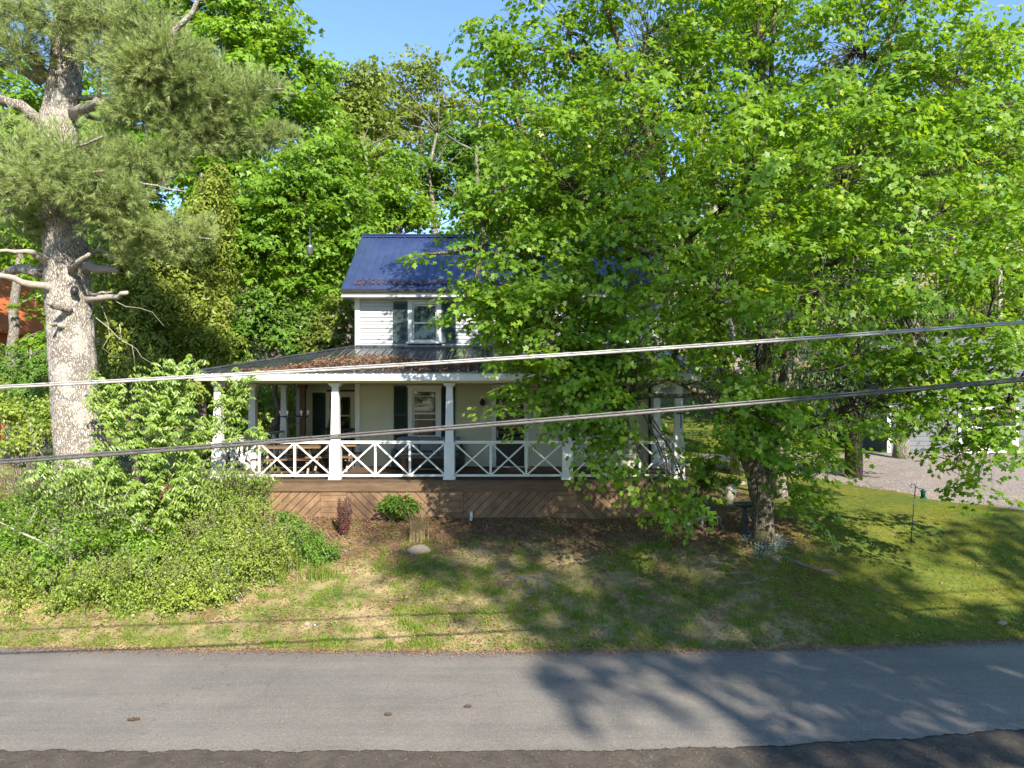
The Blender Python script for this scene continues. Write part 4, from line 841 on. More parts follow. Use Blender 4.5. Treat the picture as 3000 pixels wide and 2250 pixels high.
# ================================================================== OTHER TREES
def tree_px(name, label, base_px, Yb, BL, n_sp, k, sr, ls, tpl, mat, barkm, r0=.22, top=None, group=None, extra=(), **kw):
    X = (base_px - 1500) / F * Yb; base = (X, Yb, G(X, Yb) - .15)
    blobs = [pb(*b) for b in BL]; hi = max(b[0][2] for b in blobs); cen = np.mean([b[0] for b in blobs], 0)
    tp = top if top is not None else np.array((cen[0], cen[1], hi))
    st = [(*base, r0)]
    for q in (.2, .4, .6, .8, 1):
        p_ = np.array(base) * (1 - q) + np.array(tp) * q + rng.normal(0, .12, 3) * (q < 1) * np.array((1, 1, 0)); st.append((*p_, r0 * (1 - .85 * q)))
    return broadleaf(name, base, label, blobs, [st] + list(extra), n_sp, k, sr, ls, tpl, mat, barkm, group, r0=r0, **kw)
KW = dict(up=.85, shell=.4, droop=.4, jitter=.34, flat=.08, twig_r=.012)
tree_px("maple_tree", "tall bright green maple rising out of the frame left of the sky gap", 640, 27, [(480, 60, 27, 160), (620, -40, 27, 180), (770, 40, 27, 120), (800, 150, 27, 95), (850, 90, 27, 40), (850, 260, 27.5, 120), (940, 200, 28, 45), (660, 200, 26.5, 160), (500, 260, 26.5, 130), (900, 350, 28, 100), (720, 380, 26.5, 140), (560, 420, 26.5, 130), (420, 330, 27, 130), (400, 500, 27, 120), (640, 520, 26.5, 120)],
        780, 38, .62, .24, STAR, "far_leaf", "grey_bark", r0=.30, **KW)
tree_px("maple_tree", "layered bright green maple directly left of the house roof", 880, 25, [(930, 500, 25, 120), (1010, 600, 25, 80), (1060, 690, 25, 55), (850, 600, 24.5, 120), (760, 560, 25, 100), (770, 740, 24.5, 110), (930, 730, 25, 90), (1030, 760, 25, 35), (880, 860, 24.5, 80), (950, 900, 25, 50), (690, 680, 24.8, 100), (1000, 440, 26, 70), (640, 640, 25.5, 90)],
        620, 38, .50, .20, STAR, "far_leaf", "grey_bark", r0=.22, **KW)
tree_px("hemlock_tree", "dark green low tree in the shade left of the upper storey", 800, 24, [(830, 940, 24, 70), (760, 900, 24, 70), (900, 960, 24, 55), (700, 980, 23.8, 70), (840, 1000, 23.8, 50), (640, 1000, 24, 80), (930, 1010, 24.3, 40)],
        240, 40, .40, .16, STAR, "bush_leaf", "grey_bark", r0=.15, **KW)
tree_px("young_tree", "small yellow green sapling beside the porch roof hip", 950, 23.6, [(940, 930, 23.6, 40), (1000, 900, 23.6, 45), (1010, 960, 23.8, 40), (960, 985, 23.6, 40), (1030, 1000, 23.8, 25), (920, 1000, 23.5, 35)],
        90, 34, .30, .13, STAR, "olive_leaf", "grey_bark", r0=.06, **KW)
CK = dict(up=.35, shell=.5, droop=.5, jitter=.5, flat=.25, twig_r=.01)
def cedar(label, bx, Y, BL, n, mat="cedar_leaf", group=None):
    X = (bx - 1500) / F * Y; base = (X, Y, G(X, Y) - .1); root = thing("cedar_tree", base, label, "tree", group); blobs = [pb(*b) for b in BL]
    hi = max(b[0][2] + b[1][2] * .6 for b in blobs); tk = MB().tube([(X, Y, base[2]), (X + .05, Y, (base[2] + hi) / 2), (X, Y, hi)], [.16, .10, .03], 8)
    n = int(n * 1.25); C, T, N, S, sc__, bi_ = sprays(blobs, n, 32, .30, .20, **CK)
    T = nrm(T * np.array((1, 1, .5)) + np.array((0, -.15, -.30)) + rnd(len(T), .35)); S = S * .7
    for j in range(0, n, 3): tk.tube(curve((X, Y, sc__[j][2] - .2), sc__[j], .08, 3), [.014, .009, .004], 3)
    tk.build("trunk", "grey_bark", root, True, org=base); add_leaves(root, "crown", LANCE, C, T, N, S, mat, 1.1); return root
cedar("olive green cedar standing just right of the pine trunk", 590, 22.5, [(640, 540, 22.5, 55), (610, 640, 22.5, 85), (590, 760, 22.5, 105), (560, 880, 22.3, 115), (600, 990, 22.3, 100), (520, 1020, 22.2, 100), (640, 1080, 22.5, 60)], 520)
cedar("broad olive green cedar behind the dead branch stubs of the pine", 400, 21.5, [(340, 720, 21.5, 80), (420, 680, 21.6, 80), (380, 820, 21.5, 110), (460, 900, 21.4, 110), (330, 940, 21.3, 110), (420, 1040, 21.2, 120), (320, 1100, 21.2, 80), (520, 1110, 21.4, 80), (480, 760, 21.8, 80)], 600)
tree_px("maple_tree", "bright green maple behind the white pine trunk at the left edge", 40, 28, [(20, 700, 28, 90), (140, 850, 28, 80), (120, 970, 28, 50), (0, 550, 28.5, 130), (120, 620, 28.5, 80), (150, 1010, 27.5, 70), (-200, 650, 28, 120), (60, 380, 29, 130), (-80, 250, 29, 180), (220, 300, 29.5, 120), (330, 420, 29, 110)],
        420, 38, .58, .23, STAR, "far_leaf", "grey_bark", r0=.26, **KW)
cedar("dark evergreen low behind the left cable", 90, 25, [(40, 1080, 25, 80), (130, 1130, 25, 80), (60, 1170, 24.5, 70), (160, 1060, 25.5, 60), (0, 1140, 25, 70)], 200, "bush_leaf")
# thin high crowned trees on the hill behind the house
tree_px("ash_tree", "thin leaved tall tree against the sky above the house", 1230, 42, [(1180, 260, 42, 110), (1280, 260, 42, 80), (1230, 200, 42, 55), (1120, 330, 42, 100), (1300, 360, 42, 90), (1200, 400, 42, 130), (1350, 310, 42, 40)],
        190, 26, .85, .30, STAR, "olive_leaf", "grey_bark", r0=.22, extra=[[P(1230, 560, 42), P(1235, 400, 42), P(1200, 250, 42)], [P(1240, 600, 42), P(1280, 420, 42), P(1310, 280, 42)]], **KW)
tree_px("ash_tree", "bright leaved tree on the slope left of the thin crowned one", 1040, 38, [(1040, 260, 38, 75), (980, 330, 38, 90), (1060, 380, 38, 110), (1010, 480, 37, 90), (1110, 480, 37, 80), (960, 250, 38, 35), (1090, 210, 38.5, 40)],
        300, 32, .72, .27, STAR, "olive_leaf", "grey_bark", r0=.20, **KW)
tree_px("ash_tree", "shaded green tree on the slope right above the roof ridge", 1400, 35, [(1380, 420, 35, 70), (1330, 500, 35, 80), (1400, 540, 35, 90), (1250, 540, 34.5, 90), (1420, 340, 35.5, 45), (1320, 420, 36, 60), (1480, 620, 34, 80), (1460, 450, 35, 90)],
        300, 34, .62, .24, STAR, "bush_leaf", "dark_bark", r0=.20, **KW)
tree_px("ash_tree", "leafy tree rising right behind the house ridge", 1160, 31, [(1150, 560, 31, 80), (1100, 620, 31, 60), (1220, 620, 31, 50), (1170, 480, 32, 60)],
        130, 34, .55, .22, STAR, "far_leaf", "dark_bark", r0=.28, **KW)
for lab, px, Y, z1, r_, lean in (("bare lower trunk leaning left above the roof ridge", 1130, 33, 14, .2, -1.0), ("stout grey trunk above the roof ridge", 1262, 34, 15, .28, .3), ("slanting brown trunk above the roof ridge", 1340, 36, 15, .22, 1.6), ("dark straight trunk between house roof and big maple", 1400, 33, 16, .2, .2)):
    X = (px - 1500) / F * Y; b0 = np.array((X, Y, G(X, Y) - .1)); t_ = thing("bare_tree", b0, lab, "tree")
    top = b0 + np.array((lean, 0, z1)); pp = curve(b0, top, .03, 8); MB().tube(pp, list(np.linspace(r_, .05, 8)), 9, .06).build("trunk", "grey_bark", t_, True, org=b0)
    lb = MB()
    for j in range(22):
        q = pp[random.randint(3, 7)]; lb.tube(curve(q, q + np.array((random.uniform(-2, 2), random.uniform(-1.5, 1.5), random.uniform(.3, 1.8))), .12, 4), [.05, .035, .02, .008], 4)
    tag(lb.build("branches", "grey_bark", t_, True, org=b0), kind="stuff")
def spruce(label, X, Y, h_, rb, n, z_lo=1.2, group=None, mat="dark_leaf"):
    base = np.array((X, Y, G(X, Y) - .1)); root = thing("spruce_tree", base, label, "tree", group)
    tk = MB().tube([base, base + np.array((.05, 0, h_ * .5)), base + np.array((0, 0, h_))], [.30, .18, .03], 10, .04)
    Cs = []; Ts = []
    nb_ = int(n / 75)
    for j in range(nb_):
        t_ = (j + rng.random()) / nb_; z = z_lo + (h_ - z_lo) * t_ ** 1.15; L = rb * (1 - t_) ** .75 * rng.uniform(.7, 1.1) + .25; a = rng.uniform(0, 6.283)
        dr_ = np.array((math.cos(a), math.sin(a), 0)); A = base + np.array((0, 0, z))
        cur = [A + dr_ * L * s + np.array((0, 0, -.35 * L * s + .22 * L * s * s)) for s in np.linspace(0, 1, 5)]
        tk.tube(cur, [.03, .022, .015, .01, .005], 4)
        s = rng.random(110) ** .6; side = rng.normal(0, .16, 110) * L * (1.1 - s); perp = np.array((-dr_[1], dr_[0], 0))
        pt = A + dr_ * (L * s)[:, None] + np.array((0, 0, 1)) * ((-.35 * L * s + .22 * L * s * s) - .22 * rng.random(110) * (1 + L * .2))[:, None] + perp * side[:, None]
        Cs.append(pt); Ts.append(nrm(dr_ * .5 + perp * (np.sign(side) * .5)[:, None] + np.array((0, 0, -.9)) + rnd(110, .3)))
    tk.build("trunk", "dark_bark", root, True, org=base); Cc_ = np.concatenate(Cs); n_ = len(Cc_)
    add_leaves(root, "crown", DIA, Cc_, np.concatenate(Ts), nrm(rnd(n_, .6) + np.array((0, -.6, .3))), .17 * rng.uniform(.6, 1.3, n_), mat, .6); return root
XP = lambda px, Y: (px - 1500) / F * Y
spruce("dark spruce right of the maple trunk with drooping branches near the driveway", XP(2500, 24), 24, 13.5, 3.0, 11000, 2.2)
spruce("tall dark spruce behind the crown of the big maple", XP(2230, 30), 30, 21, 3.6, 11000, 3)
spruce("dark spruce behind the garage end at the right", XP(2780, 37), 37, 19, 3.8, 9000, 1.5)
spruce("dark spruce behind the right end of the farmhouse roof", XP(1900, 31), 31, 15, 3.2, 9000, 4)
b0 = np.array((XP(2180, 25), 25.0, G(XP(2180, 25), 25) - .1)); t_ = thing("oak_tree", b0, "thick pale grey trunk standing behind the middle of the big maple", "tree")
MB().tube(curve(b0, b0 + np.array((-1.6, 0, 15)), .01, 9), list(np.linspace(.48, .26, 9)), 14, .05).build("trunk", "pine_bark", t_, True, org=b0)
Cb = [pb(2000, 150, 25.5, 110), pb(2150, 80, 25.5, 120), pb(2080, -80, 25, 180)]
C, T, N, S, _, _ = sprays(Cb, 150, 34, .6, .22, **KW); add_leaves(t_, "crown", STAR, C, T, N, S, "bush_leaf")
tree_px("maple_tree", "yellow green sunlit tree beyond the garage at the right edge", 2960, 40, [(2930, 820, 40, 110), (2990, 900, 40, 120), (2880, 900, 40, 70), (3050, 780, 40, 130), (2930, 1000, 40, 80), (2850, 980, 40, 60)],
        260, 34, .75, .28, STAR, "olive_leaf", "grey_bark", r0=.2, **KW)
tree_px("maple_tree", "green maple behind the big maple above the driveway", 2640, 29, [(2600, 480, 29, 170), (2750, 380, 29, 150), (2450, 420, 29, 140), (2850, 560, 29, 140), (2700, 650, 29, 140), (2500, 640, 29, 130), (2980, 330, 30, 120), (2900, 150, 30, 100)],
        520, 36, .6, .24, STAR, "far_leaf", "grey_bark", r0=.28, **KW)
tree_px("maple_tree", "green maple filling the gap behind the left half of the big maple crown", 1650, 31, [(1600, 420, 31, 150), (1700, 560, 31, 160), (1800, 400, 31, 140), (1560, 580, 31, 110), (1950, 600, 31, 120), (1700, 260, 31, 100)],
        420, 36, .6, .24, STAR, "far_leaf", "grey_bark", r0=.24, **KW)
tree_px("oak_tree", "tree with pale stems right of the lower maple trunk", 2290, 20.5, [(2300, 700, 20.5, 120), (2380, 560, 20.5, 120), (2260, 420, 20.5, 120)], 110, 36, .45, .17, STAR, "bush_leaf", "grey_bark", r0=.17, **KW)
# low shrubs seen through the left porch and behind
def bush(name, label, BL, n, k, sr, ls, tpl, mat, cat="shrub", base_px=None, up=.5, group=None, stems=6, width=1.0, spread=None, kw=None):
    blobs = [pb(*b) for b in BL]; cen = np.mean([b[0] for b in blobs], 0); X, Y = cen[0], cen[1]
    if base_px: X = (base_px - 1500) / F * Y
    base = np.array((X, Y, G(X, Y) - .03)); root = thing(name, base, label, cat, group)
    q = dict(up=up, shell=.3, droop=.25, jitter=.5, flat=.3, rn=.26)
    if kw: q.update(kw)
    C, T, N, S, sc__, bi_ = sprays(blobs, n, k, sr, ls, **q); ok = C[:, 2] > gz(C[:, 0], C[:, 1]) + .01
    add_leaves(root, "foliage", tpl, C[ok], T[ok], N[ok], S[ok], mat, width)
    sb = MB(); foot = [base + np.array((random.uniform(-.15, .15), random.uniform(-.1, .1), -.02)) for _ in range(stems)] if spread is None else None
    for j in range(0, n, 3):
        a = foot[j % stems] if foot else np.array((sc__[j][0] + random.uniform(-.35, .35), sc__[j][1] + .3, G(sc__[j][0], sc__[j][1] + .3)))
        sb.tube(curve(a, sc__[j], .12, 4, .04), [.013, .010, .007, .003], 4)
    tag(sb.build("stems", "grey_bark", root, org=base), kind="stuff"); return root
bush("shrub", "bright green bush seen through the left side of the porch", [(770, 1230, 27, 70), (840, 1200, 28, 60), (700, 1180, 27, 60), (880, 1260, 27, 50), (760, 1150, 28, 50), (860, 1140, 29, 50)], 220, 34, .35, .15, STAR, "shrub_leaf")
bush("shrub", "dark green bush behind the left porch column", [(620, 1180, 24, 60), (690, 1230, 24, 50), (600, 1280, 23, 60)], 130, 34, .32, .13, STAR, "bush_leaf")
bush("shrub", "layered light green bush left of the pine trunk", [(40, 1210, 17.5, 55), (110, 1250, 17.3, 50), (60, 1290, 17, 35), (140, 1200, 17.6, 40), (0, 1190, 17.6, 60)], 110, 30, .24, .09, STAR, "shrub_leaf")
# the far wood on the hill: individual trees sharing one crown
def generic(name, base, label, h_, rad, nsp, ls, mat, barkm, group, seed_blobs=13, sr=1.1, lo=.35):
    bl = []
    for j in range(seed_blobs):
        z = lo + (1 - lo) * (j + .5) / seed_blobs; a = j * 2.4; rr = rad * math.sin(math.pi * min(1, (z - lo) / (1 - lo) * .8 + .18)) * .62
        bl.append((np.array(base) + np.array((rr * math.cos(a), rr * math.sin(a), h_ * z)), np.array((rad * .45, rad * .45, h_ * .075 + rad * .1))))
    st = [(*base, .3), (base[0] + .1, base[1], base[2] + h_ * .35, .22), (base[0], base[1] + .1, base[2] + h_ * .7, .12), (base[0], base[1], base[2] + h_ * .95, .03)]
    return broadleaf(name, base, label, bl, [st], nsp, 30, sr, ls, STAR, mat, barkm, group, r0=.28, up=.75, shell=.4, droop=.4, jitter=.4, flat=.12, twig_r=.012)
def copy_tree(src, loc, rz, sc_, label):
    c = src.copy(); COL.objects.link(c); c.location = loc; c.rotation_euler = (0, 0, rz); c.scale = (sc_,) * 3; c['label'] = label
    for ch_ in list(src.children):
        k = ch_.copy(); COL.objects.link(k); k.parent = c
    return c
b0 = (-12, 52, G(-12, 52) - .1)
farA = generic("hillside_tree", b0, "round green tree on the wooded hillside left of the thin crowned tree", 17, 5.0, 210, .42, "far_leaf", "grey_bark", "trees of the wooded hillside")
sites = [(-30, 50), (-22, 56), (-3, 60), (4, 52), (12, 56), (20, 50), (28, 58), (38, 52), (-40, 58), (-48, 50), (-17, 66), (8, 68), (48, 60), (-34, 40), (-24, 42), (31, 43), (16, 44), (12.5, 40), (21, 41.5), (26, 39.5), (34, 38), (-29, 44)]
for i, (x, y) in enumerate(sites):
    copy_tree(farA, (x, y, G(x, y) - .2), i * 1.7, random.uniform(.8, 1.08) * (.82 if -6 < x < 6 else .62 if y < 42 and x > 0 else 1), "green deciduous tree of the wood on the slope behind the house")
farA['label'] = "green deciduous tree of the wood on the slope behind the house"
n = 26000; x = rng.uniform(-40, 45, n); y = rng.uniform(29, 62, n); ok = (x < -9) | (x > 14) | (y > 34); x, y = x[ok], y[ok]; n = len(x)
C = np.stack([x, y, gz(x, y) + rng.random(n) ** 2 * 1.6 * (.5 + .5 * np.sin(x * .7) * np.sin(y * .5 + x * .2))], -1)
ok = ~((C[:, 0] > 8) & (C[:, 1] < 38.5)); C = C[ok]; n = len(C)
o = link("undergrowth", scatter("undergrowth", DIA, C, rnd(n), nrm(rnd(n, .5) + np.array((0, -.3, 1))), .30 * rng.uniform(.6, 1.3, n), "far_leaf")); tag(o, "low green undergrowth covering the slope under the wood", "undergrowth", kind="stuff")
# trees across the road behind the viewpoint: the ones whose shadows lie on the road and lawn
b0 = (13.6, -4.0, 0)
shA = generic("roadside_tree", b0, "tall tree across the road that throws dappled shade on the asphalt", 15, 4.6, 150, .34, "far_leaf", "grey_bark", "trees across the road behind the viewpoint", 12, .9, .30)
for i, (x, y, s_) in enumerate(((19.5, -3, 1.0), (26, -7, 1.15), (19, -17, 1.7), (27, -15, 1.6))):
    copy_tree(shA, (x, y, 0), i * 2.1 + 1, s_, "tall tree across the road that throws dappled shade on the asphalt")
for i, (x, y) in enumerate(((-24, -24), (-15, -28), (-7, -24), (1, -29), (-33, -20), (8, -27))):
    copy_tree(shA, (x, y, 0), i * 1.3 + .4, .95, "leafy tree of the row across the road behind the viewpoint")
b0 = (14.2, -15, 0)
shB = generic("tall_tree", b0, "very tall high crowned tree across the road whose shade reaches the porch", 28.5, 3.6, 130, .32, "far_leaf", "grey_bark", "trees across the road behind the viewpoint", 9, .9, .72)
# ================================================================== FRONT YARD PLANTING
# cherry saplings with arching twigs of hanging leaves
def sapling(label, stems, BL, n, ls=.115, mat="cherry_leaf", leaves=13):
    base = np.array(stems[0][0][:3]); root = thing("cherry_sapling", base, label, "sapling"); tk = MB(); nodes = []
    for st in stems:
        for i in range(len(st) - 1):
            a, b_ = np.array(st[i]), np.array(st[i + 1]); c_ = curve(a[:3], b_[:3], .05, 5); nodes += list(c_)
            tk.tube(c_, list(np.linspace(a[3], b_[3], 5)), 7, .08)
    blobs = [pb(*b) for b in BL]; B_ = np.array([b[0] for b in blobs]); R_ = np.array([b[1] for b in blobs]); w_ = np.prod(R_, 1) ** (2 / 3)
    bi_ = rng.choice(len(blobs), n, p=w_ / w_.sum()); Cs = []; Ts = []; Ns = []; tw_ = MB()
    for j in range(n):
        d_ = nrm(rng.normal(0, 1, 3) * np.array((1, 1, .8))); e = B_[bi_[j]] + d_ * R_[bi_[j]] * (.6 + .55 * rng.random())
        q = near_on(nodes, e); st_ = e + (q - e) * min(1, .75 / max(.3, np.linalg.norm(q - e))) + np.array((0, 0, .08))
        if j % 4 == 0: tw_.tube(curve(q, st_, .08, 4, .06), [.012, .009, .007, .005], 4)
        c_ = curve(st_, e, .10, 5, .16); tw_.tube(c_, [.006, .005, .004, .003, .002], 3)
        for i in range(leaves):
            u = .1 + .9 * i / leaves; k = min(3, int(u * 4)); f_ = u * 4 - k; pt = c_[k] * (1 - f_) + c_[k + 1] * f_; dr_ = nrm(c_[k + 1] - c_[k])
            sd_ = nrm(np.cross(dr_, (0, 0, 1.0))) * (1 if i % 2 else -1)
            Cs.append(pt); Ts.append(nrm(dr_ * .45 + sd_ * .75 + np.array((0, 0, -.75)) + rng.normal(0, .22, 3))); Ns.append(nrm(dr_ * .5 + np.array((0, -.25, .9)) + rng.normal(0, .3, 3)))
    tk.build("trunk", "grey_bark", root, True, org=base); tag(tw_.build("twigs", "grey_bark", root, org=base), kind="stuff")
    add_leaves(root, "crown", LANCE, np.array(Cs), np.array(Ts), np.array(Ns), ls * rng.uniform(.65, 1.2, len(Cs)), mat, .95); return root
x0, y0 = gp(458, 1680); sb_ = (x0, y0, G(x0, y0) - .05)
Q = lambda px, py, Y, r: (*P(px, py, Y), r)
sapling("arching cherry sapling with drooping leaves between the pine and the porch corner",
        [[(*sb_, .045), Q(462, 1500, y0 + .05, .04), Q(470, 1330, y0 + .3, .03), Q(500, 1180, y0 + .7, .02), Q(540, 1090, y0 + 1, .01)],
         [Q(462, 1500, y0 + .05, .03), Q(560, 1360, y0 + .6, .025), Q(660, 1220, y0 + 1.2, .018), Q(730, 1120, y0 + 1.6, .008)], [Q(470, 1380, y0 + .2, .03), Q(340, 1270, y0 + .3, .02), Q(300, 1180, y0 + .4, .01)], [Q(560, 1360, y0 + .6, .02), Q(700, 1330, y0 + 1.4, .012), Q(790, 1300, y0 + 1.8, .008)],
         [Q(462, 1480, y0 + .05, .03), Q(300, 1400, y0 - .1, .02), Q(150, 1400, y0 - .2, .012)]],
        [(470, 1150, 15, 95), (540, 1110, 15.2, 80), (400, 1200, 15, 90), (560, 1220, 15.2, 90), (690, 1180, 15.7, 40), (710, 1130, 15.8, 50), (755, 1100, 15.9, 22), (700, 1260, 15.7, 40), (760, 1290, 15.9, 40), (480, 1270, 14.9, 110), (350, 1270, 14.8, 80), (300, 1170, 14.9, 50), (270, 1110, 15, 30),
         (560, 1340, 15.2, 60), (720, 1390, 15.4, 36), (800, 1400, 15.9, 32), (380, 1370, 14.6, 110), (500, 1400, 14.8, 100), (260, 1400, 14.5, 90), (150, 1420, 14.5, 75), (320, 1470, 14.3, 90), (450, 1490, 14.3, 90), (600, 1430, 15, 70), (100, 1370, 14.6, 40), (50, 1190, 15.0, 20)], 1050, ls=.10)
# privet and wild shrubs on the bank
bush("privet_shrub", "dense yellow green privet shrub at the left end of the wooden porch skirt", [(650, 1500, 15.8, 95), (730, 1480, 16, 65), (760, 1450, 16.2, 35), (570, 1480, 15.9, 85), (690, 1590, 15.2, 110), (790, 1600, 15.2, 70), (610, 1640, 14.8, 110), (500, 1560, 15.2, 90), (740, 1650, 14.8, 80), (660, 1440, 16, 50)],
     820, 40, .17, .055, DIA, "shrub_leaf", up=.45, spread=1, kw=dict(flat=.4))
bush("wild_shrub", "tangled wild shrub with bare stems at the left edge of the yard", [(60, 1600, 14.9, 100), (30, 1500, 15.3, 90), (150, 1490, 15.2, 90), (260, 1560, 14.9, 100), (250, 1460, 15.4, 70), (370, 1560, 14.7, 90), (360, 1460, 15.3, 60), (150, 1640, 14.5, 80), (-60, 1560, 15, 120), (440, 1610, 14.5, 70)],
     560, 36, .20, .064, DIA, "far_leaf", up=.45, spread=1, kw=dict(flat=.4))
bush("wild_shrub", "low leafy shrub spilling down the bank towards the road", [(420, 1700, 14.2, 85), (540, 1720, 14.1, 80), (320, 1710, 14.1, 70), (640, 1720, 14.2, 60), (500, 1760, 13.8, 45), (380, 1770, 13.8, 45)],
     380, 40, .16, .052, DIA, "shrub_leaf", up=.5, spread=1, kw=dict(flat=.35))
bush("wild_shrub", "low green shrub at the bottom left corner of the bank", [(80, 1720, 14.1, 70), (200, 1730, 14.0, 70), (0, 1690, 14.3, 80), (-90, 1700, 14.2, 90), (260, 1690, 14.2, 60)], 250, 40, .16, .052, DIA, "shrub_leaf", up=.5, spread=1, kw=dict(flat=.35))
bush("flower_clump", "dark green leafy clump left of the purple barberry", [(870, 1560, 16.3, 50), (930, 1580, 16, 45), (960, 1620, 15.6, 38), (830, 1530, 16.6, 40), (900, 1620, 15.6, 45)], 230, 34, .12, .05, DIA, "bush_leaf", "plant", spread=1)
for a_, b_, lab in ((60, 1560, "bare grey stick leaning out of the wild shrub"), (330, 1500, "dead branch lying across the wild shrub")):
    p0 = P(a_, b_, 14.3); r_ = MB().tube([p0 + np.array((-.5, 0, .25)), p0, p0 + np.array((.35, .1, -.2)), p0 + np.array((.8, .1, -.45))], [.012, .02, .022, .02], 6).tube([p0, p0 + np.array((.25, -.1, .22)), p0 + np.array((.4, -.1, .5))], [.014, .01, .005], 5)
    tag(r_.build("dead_branch", "dead_wood", None, True), lab, "branch")
def shoots(root, BL, n, ls, mat, L=(.25, .6), leaves=14, name="shoots"):
    blobs = [pb(*b) for b in BL]; B_ = np.array([b[0] for b in blobs]); R_ = np.array([b[1] for b in blobs]); Cs = []; Ts = []; Ns = []; tw_ = MB()
    bi_ = rng.integers(0, len(blobs), n)
    for j in range(n):
        d_ = nrm(rng.normal(0, 1, 3) * np.array((1, 1, .8)) + np.array((0, -.5, .55))); a = B_[bi_[j]] + d_ * R_[bi_[j]] * .8; ln = rng.uniform(*L)
        e = a + nrm(d_ + np.array((0, 0, .8)) + rng.normal(0, .35, 3)) * ln; c_ = curve(a, e, .10, 5, .10); tw_.tube(c_, [.005, .004, .004, .003, .002], 3)
        for i in range(leaves):
            u = .1 + .9 * i / leaves; k = min(3, int(u * 4)); f_ = u * 4 - k; dr_ = nrm(c_[k + 1] - c_[k]); sd_ = nrm(np.cross(dr_, (0, 0, 1.0))) * (1 if i % 2 else -1)
            Cs.append(c_[k] * (1 - f_) + c_[k + 1] * f_); Ts.append(nrm(dr_ * .6 + sd_ * .8 + rng.normal(0, .25, 3))); Ns.append(nrm(np.array((0, -.2, 1)) + rng.normal(0, .35, 3)))
    tag(tw_.build("twigs", "grey_bark", root, org=WL[root.name]), kind="stuff"); add_leaves(root, name, LANCE, np.array(Cs), np.array(Ts), np.array(Ns), ls * rng.uniform(.6, 1.2, len(Cs)), mat, 1.3)
_o = bpy.data.objects; _pv = [o for o in _o if o.name.startswith("privet_shrub")][0]
shoots(_pv, [(650, 1480, 15.6, 95), (730, 1470, 16, 65), (760, 1450, 16.2, 35), (570, 1480, 15.7, 85), (690, 1580, 15.1, 100), (790, 1600, 15.2, 70), (610, 1620, 14.8, 100), (740, 1650, 14.8, 70)], 420, .055, "shrub_leaf")
_ws = sorted([o for o in _o if o.name.startswith("wild_shrub")], key=lambda o: o.name)
shoots(_ws[0], [(60, 1580, 14.8, 100), (30, 1500, 15.3, 90), (150, 1480, 15.2, 90), (260, 1550, 14.8, 100), (250, 1460, 15.4, 70), (370, 1560, 14.6, 90)], 300, .065, "cherry_leaf", (.3, .8))
shoots(_ws[1], [(420, 1700, 14.1, 85), (540, 1720, 14.0, 80), (320, 1710, 14.0, 70), (640, 1720, 14.2, 60)], 180, .05, "shrub_leaf", (.15, .4))
shoots(_ws[2], [(80, 1720, 14.0, 70), (200, 1730, 13.9, 70), (0, 1690, 14.2, 80)], 120, .05, "shrub_leaf", (.15, .4))
# purple barberry
x0, y0 = gp(1010, 1570); bz = G(x0, y0); t_ = thing("barberry_shrub", (x0, y0, bz), "narrow purple red barberry shrub in front of the porch skirt", "shrub")
sb = MB(); Cs = []; 
for j in range(70):
    a = random.uniform(0, 6.28); h_ = random.uniform(.5, .95); r_ = .17 * math.sin(min(1, h_ / .85) * 2.2)
    c_ = curve((x0 + .04 * math.cos(a), y0 + .04 * math.sin(a), bz), (x0 + r_ * math.cos(a), y0 + r_ * math.sin(a), bz + h_), .04, 6); sb.tube(c_, [.005] * 6, 3)
    for i in range(44):
        k = random.uniform(.6, 4.99); q = int(k); Cs.append(c_[q] * (1 - k + q) + c_[q + 1] * (k - q) + rng.normal(0, .022, 3))
tag(sb.build("stems", "dark_bark", t_, org=(x0, y0, bz)), kind="stuff"); Cs = np.array(Cs); add_leaves(t_, "foliage", DIA, Cs, rnd(len(Cs)) + np.array((0, 0, .4)), nrm(rnd(len(Cs))), .034 * rng.uniform(.6, 1.2, len(Cs)), "red_leaf")
# peony
x0, y0 = gp(1165, 1530); bz = G(x0, y0); t_ = thing("peony_plant", (x0, y0, bz), "leafy green peony with a red bloom against the porch skirt", "plant")
n = 60; Cs = []; Ts = []; sb = MB()
for j in range(n):
    a = random.uniform(0, 6.28); r_ = random.uniform(.05, .42) ; cxp = x0 + (-.12 if j % 2 else .2); e = np.array((cxp + r_ * math.cos(a), y0 + r_ * math.sin(a) * .7, bz + .55 - .5 * r_ + random.uniform(-.1, .1))); c_ = curve((cxp, y0, bz), e, .05, 4, .05); sb.tube(c_, [.006] * 4, 3)
    for i in range(22): Cs.append(e + rng.normal(0, .05, 3)); Ts.append(nrm(np.array((math.cos(a), math.sin(a), -.1)) + rng.normal(0, .5, 3)))
tag(sb.build("stems", "bush_leaf", t_, org=(x0, y0, bz)), kind="stuff"); Cs = np.array(Cs); add_leaves(t_, "foliage", LANCE, Cs, np.array(Ts), nrm(rnd(len(Cs), .5) + np.array((0, -.2, 1))), .11 * rng.uniform(.7, 1.2, len(Cs)), "bush_leaf", 1.2)
for dx_, dz_ in ((.16, .42), (.32, .62)):
    MB().lathe((x0 + dx_ - .05, y0 - .25, bz + dz_), [(.01, -.025), (.025, -.012), (.03, .006), (.022, .022), (.005, .03)], 10).build("bloom", "flower_red", t_, True)
